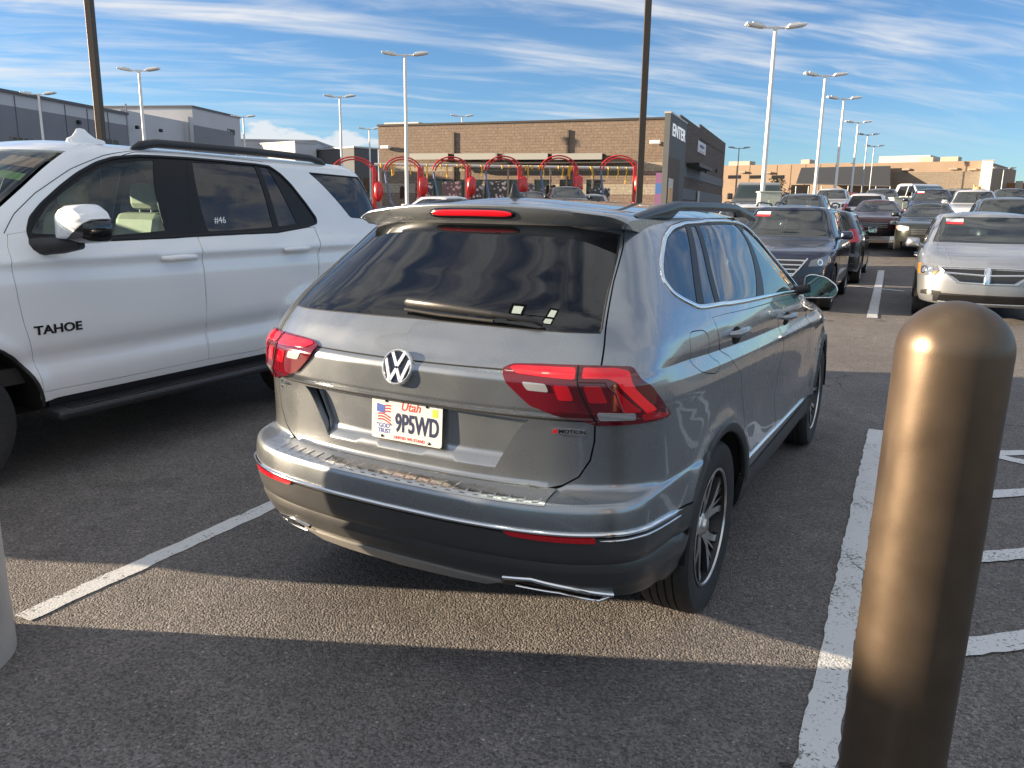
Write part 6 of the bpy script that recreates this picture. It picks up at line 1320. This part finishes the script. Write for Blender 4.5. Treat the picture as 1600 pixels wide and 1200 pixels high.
# awning of four pale panels over the front doors
aw = []
for (pa, pb) in ((640, 700), (710, 777), (785, 856), (863, 941)):
    xa, za = bl(pa, 240, -1.4); xb, _ = bl(pb, 240, -1.4); zb__ = bl(pb, 249, -1.4)[1]; k = MB(); k.box(((xa+xb)/2, -1.4, (za+zb__)/2), (xb-xa, .08, za-zb__)); o = k.build('awning_fascia', mat('awning_pale', (.36, .36, .33), .6), BT)
    k = MB(); k.box(((xa+xb)/2, -.72, za-.05), (xb-xa-.05, 1.28, .06)); k.build('awning_top', mat('awning_dark', (.05, .046, .042), .6), o)
xa, za = bl(690, 250, -.7); xb, _ = bl(1000, 250, -.7); MB().box(((xa+xb)/2, -.62, za-.28), (xb-xa, 1.2, .10)).build('awning_soffit', mat('awning_dark', (.05, .046, .042), .6), BT)
for px_ in (672, 688, 703, 726, 742, 768, 790, 806, 846, 886, 928):
    x, z = bl(px_, 280, -.02); k = MB(); k.box((x, -.02, 1.15), (.95, .06, 2.3)); d_ = k.build('shop_window', GLASS_DARK, BT); MB().box((x-.5, -.04, 1.17), (.07, .1, 2.4)).box((x, -.04, 2.33), (1.05, .1, .08)).build('frame', DARKMETAL, d_)
# ---------------------------------------------------------------- vacuum bays
VR = mat('vacuum_red', (.55, .010, .012), .32, coat=.6); PIPEW = mat('pipe_white', (.66, .66, .64), .5); YEL = mat('rag_yellow', (.72, .45, .04), .7)
VD = 45.0
HOSE = mat('hose_blue_grey', (.14, .19, .33), .6)
def arch(pxl, pxr, pytop, label):
    """a red hoop of two tubes from a post, ending above a hanging canister"""
    x0_, y0_ = xy_at(pxr, 250, VD); x1_, y1_ = xy_at(pxl, 250, VD); g = gz(x0_, y0_); ang_ = math.atan2(y0_-y1_, x0_-x1_); w = math.hypot(x0_-x1_, y0_-y1_); h = z_at((pxl+pxr)/2, pytop, VD) - g
    t = empty('vacuum_station', (x0_, y0_, g), ang_, label, 'vacuum station', 'red vacuum stations in front of the brick shop')
    k = MB(); k.box((0, 0, h*.42), (.20, .20, h*.84), .03); k.box((-.22, 0, .35), (.34, .5, .7), .06); k.build('post', VR, t)
    r = w/2; cx = -r
    for s in (-1, 1):
        k = MB(); k.tube([(cx + (r+s*.07)*1.10*math.cos(R_(a)), 0, h - r*.92 - .07 + (r+s*.07)*.92*math.sin(R_(a))) for a in range(-22, 178, 8)], .042, n=8); k.build('hoop', VR, t)
    xx = cx + r*1.12*math.cos(R_(-22)) + .05; zz = h - r*.92 + r*.92*math.sin(R_(-22)); k = MB(); k.lathe([(.001, .48), (.10, .46), (.25, .32), (.26, -.28), (.19, -.46), (.07, -.62), (.001, -.63)], c=(xx+.12, 0, zz-.35), n=16); k.build('canister', VR, t)
    k = MB(); k.tube([(cx - r*1.09, 0, h - r*.92), (cx - r*1.06, .05, h - r*1.35), (cx - r*.8, .1, .9), (cx - r*.5, .1, .4)], .06, n=8); k.build('hose', HOSE, t)
for pl_, pr_, tp, lb in ((520, 584, 245, 'red vacuum hoop half hidden past the tail of the white SUV'), (604, 655, 245, 'red vacuum hoop behind the white lamp post'), (680, 731, 245, 'red vacuum hoop second from the white lamp post'), (761, 812, 244, 'red vacuum hoop above the roof aerial'), (848, 899, 243, 'red vacuum hoop left of the dark pole, next to a dark hanging mat'), (942, 993, 243, 'red vacuum hoop partly behind the dark pole')): arch(pl_, pr_, tp, lb)
xa, ya = xy_at(585, 262, VD+1.2); xb, yb = xy_at(1003, 259, VD+1.2); zp = z_at(800, 261, VD+1.2); g = gz((xa+xb)/2, (ya+yb)/2); an = math.atan2(yb-ya, xb-xa); LP = math.hypot(xb-xa, yb-ya)
RK = empty('drying_rail', (xa, ya, g), an, 'long white overhead pipe with rags and mats hung along it', 'rail'); hp_ = zp - g
k = MB(); k.tube([(0, 0, hp_), (LP, 0, hp_)], .075, n=10); k.build('pipe', PIPEW, RK)
for i_ in range(7): MB().box((.3 + (LP-.6)*i_/6, .15, hp_/2), (.10, .10, hp_)).build('post', mat('rail_post', (.30, .26, .21), .6), RK)
k = MB()
for i_ in range(46):
    x = random.uniform(.2, LP-.2); l = random.choice((.12, .16, .2, .55, .8)) * random.uniform(.7, 1.1); k.tube([(x, -.09, hp_+.06), (x + random.uniform(-.08, .08), -.12, hp_ - l)], [.045, .035], n=5)
k.build('yellow_rags', YEL, RK)['kind'] = 'stuff'
MATB = mat('floor_mat_black', (.012, .012, .013), .8); 
def matpat(name, a, b):
    m = bpy.data.materials.new(name); m.use_nodes = True; t = m.node_tree; bb = t.nodes['Principled BSDF']; n = t.nodes.new('ShaderNodeTexVoronoi'); n.inputs['Scale'].default_value = 5; r = t.nodes.new('ShaderNodeMapRange'); t.links.new(n.outputs['Distance'], r.inputs[0]); r.inputs[1].default_value = .35; r.inputs[2].default_value = .4; x = t.nodes.new('ShaderNodeMixRGB'); t.links.new(r.outputs[0], x.inputs[0]); x.inputs[1].default_value = (*a, 1); x.inputs[2].default_value = (*b, 1); tc_ = t.nodes.new('ShaderNodeTexCoord'); t.links.new(tc_.outputs['Object'], n.inputs['Vector']); t.links.new(x.outputs[0], bb.inputs['Base Color']); return m
MATP = matpat('floor_mat_grey', (.62, .60, .60), (.07, .07, .07)); MATP2 = matpat('floor_mat_pink', (.62, .54, .52), (.16, .12, .12))
for px_, w_, h_, z_, m_, lb in ((628, .25, .75, .9, MATB, 'narrow black strip hung near the white lamp post'), (662, 1.0, 1.5, .35, MATP, 'grey patterned mat hung right of the first red post'), (705, 1.1, 1.5, .45, MATP2, 'pale pink mat hung in the second vacuum hoop'), (742, .9, 1.35, .35, MATP, 'grey mat beside the second red post'), (778, 1.0, 1.5, .5, MATP, 'grey and white mat in the third vacuum hoop'), (826, .7, 1.5, .4, MATP2, 'pale mat left of the dark hanging mat'), (861, .55, 1.55, .3, MATB, 'black coat shaped mat in the fourth vacuum hoop'), (852, .6, 1.2, .6, MATP2, 'pale mat behind the black hanging mat'), (936, 1.0, 1.35, .35, MATP, 'white patterned mat in a dark frame by the last hoop'), (949, .35, .9, .8, MATP, 'narrow grey mat near the last vacuum hoop')):
    x, y = xy_at(px_, 280, VD+1.0); gg = gz(x, y); k = MB(); k.prism(rnd_poly([(-w_/2, z_), (w_/2*.9, z_+.08), (w_/2, z_+h_), (-w_/2*.92, z_+h_-.04)], .12), .03); o = k.build('hanging_mat', m_, None); o.matrix_world = Matrix.Translation((x, y, gg)) @ Matrix.Rotation(an, 4, 'Z') @ Matrix.Rotation(R_(90), 4, 'X'); tag(o, lb, 'mat', 'floor mats hung to dry along the pipe')
# ---------------------------------------------------------------- warehouses on the left
def fac(name, p0, p1, d0, d1, depth, label, m_):
    """a block whose front runs between two photo columns at given distances; returns helpers"""
    a, b = xy_at(p0, 230, d0), xy_at(p1, 230, d1); an_ = math.atan2(b[1]-a[1], b[0]-a[0]); w = math.hypot(b[0]-a[0], b[1]-a[1]); g_ = min(gz(*a), gz(*b)) - .3; t = empty(name, (a[0], a[1], g_), an_, label, 'building'); return t, w, g_
WGREY = mat('warehouse_grey', (.20, .205, .23), .8, var=.05, vscale=.4); WPALE = mat('warehouse_pale', (.48, .49, .52), .8, var=.04, vscale=.4)
def loc_x(t, px, py, yl_=0.0):
    d = pray(px, py); a_ = -t.rotation_euler.z; o = CAMP - t.location; c_, s_ = math.cos(a_), math.sin(a_); rot = lambda v: Vector((v.x*c_ - v.y*s_, v.x*s_ + v.y*c_, v.z)); o, d = rot(o), rot(d); k_ = (yl_ - o.y)/d.y; return o.x + d.x*k_, o.z + d.z*k_
W1, ww, g_ = fac('warehouse', -60, 368, 66, 96, 30, 'long grey and white warehouse behind the white SUV', WGREY)
xA, zA = loc_x(W1, 0, 143); xB, zB = loc_x(W1, 197, 171); h1 = zA; x198, _ = loc_x(W1, 199, 200); x294, z294 = loc_x(W1, 294, 186); x368, z368 = loc_x(W1, 368, 185); zmid = loc_x(W1, 240, 179)[1]
MB().box((x198/2 - 1, 12, h1/2), (x198+2, 24, h1)).build('wall', WPALE, W1); zg = loc_x(W1, 0, 163)[1]; MB().box((x198/2 - 1, 12, zg/2), (x198+2.04, 24.04, zg)).build('wall_band', WGREY, W1)
MB().box(((x198+x294)/2, 12.5, zmid/2), (x294-x198, 24, zmid)).build('wall', WPALE, W1); MB().box(((x294+x368)/2, 11.5, z368/2), (x368-x294, 24, z368)).build('wall', WPALE, W1)
x358, z205 = loc_x(W1, 358, 207); MB().box(((x294+x358)/2, -.53, z205/2), (x358-x294, .06, z205)).build('wall_band', WGREY, W1)
for (pa, pb) in ((16, 53), (140, 185)):
    x0_, z0_ = loc_x(W1, pa, 214); x1_, z1_ = loc_x(W1, pb, 222); n_ = 4
    for i_ in range(n_): xx = x0_ + (x1_-x0_)*(i_+.5)/n_; w = MB().box((xx, -.05, z0_-1.0), ((x1_-x0_)/n_-.2, .08, 2.0)).build('window', mat('dark_window', (.015, .014, .013), .2), W1); MB().box((xx - (x1_-x0_)/n_/2, -.06, z0_-1.0), (.10, .12, 2.1)).build('mullion', mat('mullion_tan', (.25, .21, .17), .6), w)
for px_, py_ in ((121, 191), (212, 199), (249, 204)): x, z = loc_x(W1, px_, py_); MB().box((x, -.15, z), (.3, .3, .3), .05).build('wall_lamp', DARKMETAL, W1)
for xs in (x198, x294): MB().box((xs, -.03, z368*.46), (.12, .1, z368*.9)).build('downpipe', mat('joint_grey', (.3, .3, .32), .8), W1)
MB().box((x198/2-1, 12, h1+.1), (x198+2.3, 24.3, .22)).build('coping', mat('coping_dark', (.10, .10, .11), .6), W1); MB().box(((x294+x368)/2, 11.5, z368+.1), (x368-x294+.2, 24.2, .2)).build('coping', mat('coping_dark', (.10, .10, .11), .6), W1)
x, z = loc_x(W1, 362, 207, -.5); text('sign_letters', '1208', .85, mat('sign_dark', (.03, .03, .03), .5), W1, Matrix.Translation((x-.2, -.53, z)) @ Matrix.Rotation(R_(90), 4, 'X'), .03)
for (p0, p1, py, d0, d1, mm_, lb) in ((368, 409, 227, 120, 122, WPALE, 'low white building right of the warehouse'), (408, 462, 232, 118, 120, WPALE, 'pale low building between the warehouse and the white block'), (461, 494, 224, 104, 106, WPALE, 'white block building under the heaped cloud'), (493, 520, 226, 108, 118, mat('block_grey', (.42, .43, .45), .8), 'light grey block building with a lit left face'), (519, 556, 233, 112, 114, WGREY, 'grey building left of the brick shop'), (553, 590, 232, 100, 102, mat('block_dark', (.085, .09, .10), .8), 'dark grey building touching the left edge of the brick shop')):
    t, w, g2 = fac('distant_building', p0, p1, d0, d1, 20, lb, mm_); h = z_at((p0+p1)/2, py, (d0+d1)/2) - g2; MB().box((w/2, 10, h/2), (w, 20, h)).build('wall', mm_, t); MB().box((w/2, 10, h+.08), (w+.2, 20.2, .18)).build('coping', mat('coping_pale', (.40, .40, .41), .6), t)
    for i_ in range(3): MB().box((w*(i_+.5)/3, -.03, h*.30), (w/3*.55, .08, h*.28)).build('window', mat('dark_window', (.015, .014, .013), .2), t)
# ---------------------------------------------------------------- tan building on the right
TANW = mat('tan_render', (.26, .19, .135), .85, var=.05, vscale=.5); TBK = blockwall('taupe_brick', (.20, .165, .13), (.175, .145, .115), (.14, .115, .09), .8, .22, .3)
W2, ww, g_ = fac('long_building', 1128, 1540, 122, 112, 30, 'long tan building with a taupe brick part and a dark awning', TANW)
X = lambda px, py: loc_x(W2, px, py)
xl, zl = X(1131, 259); xm, zm = X(1330, 257); xr, zr_ = X(1540, 251); MB().box(((xl+xm)/2, 12, zl/2), (xm-xl, 24, zl)).build('wall', TANW, W2); MB().box(((xm+xr)/2, 11.8, zr_/2), (xr-xm, 24, zr_)).build('wall', TANW, W2)
x0_, z0_ = X(1392, 270); x1_, _ = X(1537, 270); MB().box(((x0_+x1_)/2, -.25, z0_/2), (x1_-x0_, .14, z0_)).build('brick_panel', TBK, W2)
for pa in (1138, 1172, 1206): xa, za = X(pa, 274); xb, zb__ = X(pa+19, 279); MB().box(((xa+xb)/2, -.02, (za+zb__)/2), (xb-xa, .08, za-zb__)).build('window', mat('dark_window', (.015, .014, .013), .2), W2)
for pa, py in ((1162, 269), (1202, 270), (1417, 265), (1491, 264), (1520, 265)): x, z = X(pa, py); MB().box((x, -.35, z), (.9, .4, .25), .06).build('wall_lamp', mat('lamp_tan', (.30, .24, .18), .5), W2)
xa, za = X(1237, 289); xb, zb__ = X(1263, 305); MB().box(((xa+xb)/2, -.03, za/2), (xb-xa, .1, za)).build('shopfront', mat('dark_window', (.015, .014, .013), .2), W2)
xa, za = X(1485, 295); xb, _ = X(1530, 295); MB().box(((xa+xb)/2, -.36, za/2), (xb-xa, .1, za)).build('shopfront', mat('dark_window', (.015, .014, .013), .2), W2)
xa, za = X(1353, 240); xb, _ = X(1436, 240); MB().box(((xa+xb)/2, 9, za/2 + zm/2 - .5), (xb-xa, 6, za-zm+1)).build('roof_plant', mat('plant_grey', (.42, .41, .40), .6), W2)
AWB = mat('awning_charcoal', (.035, .037, .043), .6)
xa, za = loc_x(W2, 1252, 262, -1.0); xb, _ = loc_x(W2, 1391, 264, -1.0); xc, zc__ = loc_x(W2, 1244, 286, -4.5); xd, zd = loc_x(W2, 1391, 290, -4.5)
t = empty('awning', tuple(W2.location), W2.rotation_euler.z, 'big sloping charcoal awning in front of the tan building', 'awning')
k = MB(); v = [(xa, -1.0, za), (xb, -1.0, za), (xd, -4.5, zd), (xc, -4.5, zc__), (xa, -1.0, za-.4), (xb, -1.0, za-.4), (xd, -4.5, zd-.12), (xc, -4.5, zc__-.12)]
k.add(v, [(3, 2, 1, 0), (4, 5, 6, 7), (0, 1, 5, 4), (1, 2, 6, 5), (2, 3, 7, 6), (3, 0, 4, 7)], smooth=False); k.build('canvas', AWB, t)
for i_ in range(8): xx = xc + (xd-xc)*i_/7; MB().tube([(xx, -4.4, 0), (xx, -4.4, zd)], .07, n=8).build('post', POLEG, t)
W3, ww, g3 = fac('white_pylon', 1538, 1556, 110, 110, 3, 'tall white pylon wall at the end of the tan building', WHITE); h = z_at(1548, 251, 110) - g3; MB().box((ww/2, 1.2, h/2), (ww, 2.4, h), .05).build('wall', mat('pylon_white', (.74, .72, .66), .7), W3); MB().box((ww/2, 1.2, h+.05), (ww+.1, 2.5, .12)).build('coping', mat('coping_pale', (.40, .40, .41), .6), W3); W3['category'] = 'pylon'
W4, ww, g4 = fac('distant_building', 1552, 1680, 130, 128, 20, 'low terracotta building at the far right', TANW); h = z_at(1580, 286, 130) - g4; TERRA = mat('terracotta', (.34, .17, .085), .85, var=.05, vscale=.3); MB().box((ww/2, 8, h/2), (ww, 16, h)).build('wall', TERRA, W4); MB().box((ww/2, 8, h*.42/2), (ww+.06, 16.06, h*.42)).build('wall_base', mat('base_pale', (.5, .5, .5), .8), W4)
for px_ in (1564, 1592): x, z = loc_x(W4, px_, 293); MB().box((x, -.08, z), (.9, .1, 1.7)).build('window', mat('window_pale', (.5, .45, .38), .4), W4)
# a tan animal shaped figure standing above the cars at the far right
x, y = xy_at(1526, 300, 40); gg = gz(x, y); zt_ = z_at(1526, 291, 40) - gg
FG = empty('statue', (x, y, gg), R_(20), 'tan upright animal shaped statue above the white SUV roofs', 'statue')
k = MB(); k.lathe([(.05, 0), (.34, .3), (.30, zt_*.45), (.36, zt_*.60), (.26, zt_*.74), (.15, zt_*.80), (.17, zt_*.86), (.19, zt_*.92), (.12, zt_*.98), (.001, zt_)], n=14); k.tube([(.1, -.15, zt_*.90), (.34, -.3, zt_*.87)], [.12, .06], n=8); k.tube([(.2, -.1, zt_*.68), (.48, -.3, zt_*.62)], [.09, .06], n=8); k.tube([(-.2, -.1, zt_*.68), (-.45, -.25, zt_*.58)], [.09, .06], n=8)
for s in (-.1, .1): k.tube([(s, 0, zt_*.96), (s*1.5, 0, zt_*1.04)], [.05, .02], n=6)
k.build('figure', mat('statue_tan', (.52, .36, .16), .7, var=.15, vscale=6), FG); MB().box((0, 0, .12), (.9, .9, .24), .03).build('plinth', CONC, FG)
# marker cone by the cabinet
x, y = xy_at(1414, 330, 38); CN = empty('traffic_cone', (x, y, gz(x, y)), 0, 'orange traffic cone standing by the pale cabinet', 'cone'); MB().lathe([(.16, .04), (.05, .85), (.001, .87)], n=16).build('cone_body', mat('cone_orange', (.80, .16, .03), .5), CN); MB().lathe([(.112, .42), (.083, .58)], n=16).build('reflective_band', WHITE, CN); MB().box((0, 0, .02), (.42, .42, .04), .01).build('base', PLASTIC, CN)
# shrubs
def shrub(px, py, dist, h, r, label, col, n=900):
    x, y = xy_at(px, py, dist); t = empty('shrub', (x, y, gz(x, y)), 0, label, 'shrub'); k = MB(); rg = np.random.default_rng(int(px))
    st = MB()
    for i_ in range(7): a = rg.uniform(0, 6.28); st.tube([(0, 0, 0), (.3*r*math.cos(a), .3*r*math.sin(a), h*.5), (.7*r*math.cos(a), .7*r*math.sin(a), h*.9)], [.03, .018, .006], n=5)
    st.build('stems', mat('stem_brown', (.10, .07, .045), .8), t)
    cl = rg.normal(0, .42, (26, 3)); cl[:, 2] = np.abs(cl[:, 2])
    for i_ in range(n):
        c_ = cl[rg.integers(26)] + rg.normal(0, .15, 3); p_ = np.array([c_[0]*r, c_[1]*r, h*(.25 + .55*min(1.2, c_[2]+.2))]); d1 = rg.normal(0, 1, 3); d1 /= np.linalg.norm(d1); d2 = np.cross(d1, rg.normal(0, 1, 3)); d2 /= np.linalg.norm(d2); s = rg.uniform(.05, .11)
        k.add([p_-d1*s, p_+d2*s*.5, p_+d1*s, p_-d2*s*.5], [(0, 1, 2, 3)], smooth=False)
    k.build('foliage', mat('leaf_' + col, {'green': (.07, .09, .03), 'dry': (.16, .12, .06)}[col], .7, var=.4, vscale=9), t)
shrub(1209, 312, 60, 2.6, 1.1, 'dry brown shrub against the tan building', 'dry'); shrub(1497, 325, 40, 1.7, .9, 'green shrub between the tan van and the white SUV', 'green')

# control joints, downpipes and roof kit that break up the big walls
JNT = mat('joint_dark', (.07, .06, .05), .9)
for i_ in (1, 3): MB().box((-FL*(i_+.55)/5, -.07, BH*.55), (.12, .12, BH*.72)).build('downpipe', mat('downpipe_brown', (.12, .09, .07), .6), BT)
for xx, ww_, hh_ in ((-FL*.30, 2.4, .75), (-FL*.55, 1.6, .55), (-FL*.18, 1.2, .6)): MB().box((xx, 9.5, BH+hh_/2), (ww_, 1.8, hh_), .04).build('roof_unit', mat('roof_unit', (.62, .62, .60), .5), BT)
for i_ in range(1, 9): xx = xl + (xm-xl)*i_/9; MB().box((xx, -.02, zl/2), (.06, .03, zl-.2)).build('control_joint', mat('joint_tan', (.17, .12, .085), .9), W2)
for xx, zz_, ww_ in ((xl + (xm-xl)*.08, zl, 3.2), (xl + (xm-xl)*.62, zl, 1.2), (xm + (xr-xm)*.55, zr_, 1.6), (xm + (xr-xm)*.72, zr_, 2.0)): MB().box((xx, 3, zz_+.35), (ww_, 2, .7), .05).build('roof_unit', mat('roof_unit_tan', (.38, .33, .27), .6), W2)
for i_ in range(1, 7): xx = x198*i_/7; MB().box((xx, -.04, h1/2), (.05, .03, h1-.2)).build('panel_joint', mat('joint_warehouse', (.12, .12, .135), .9), W1)
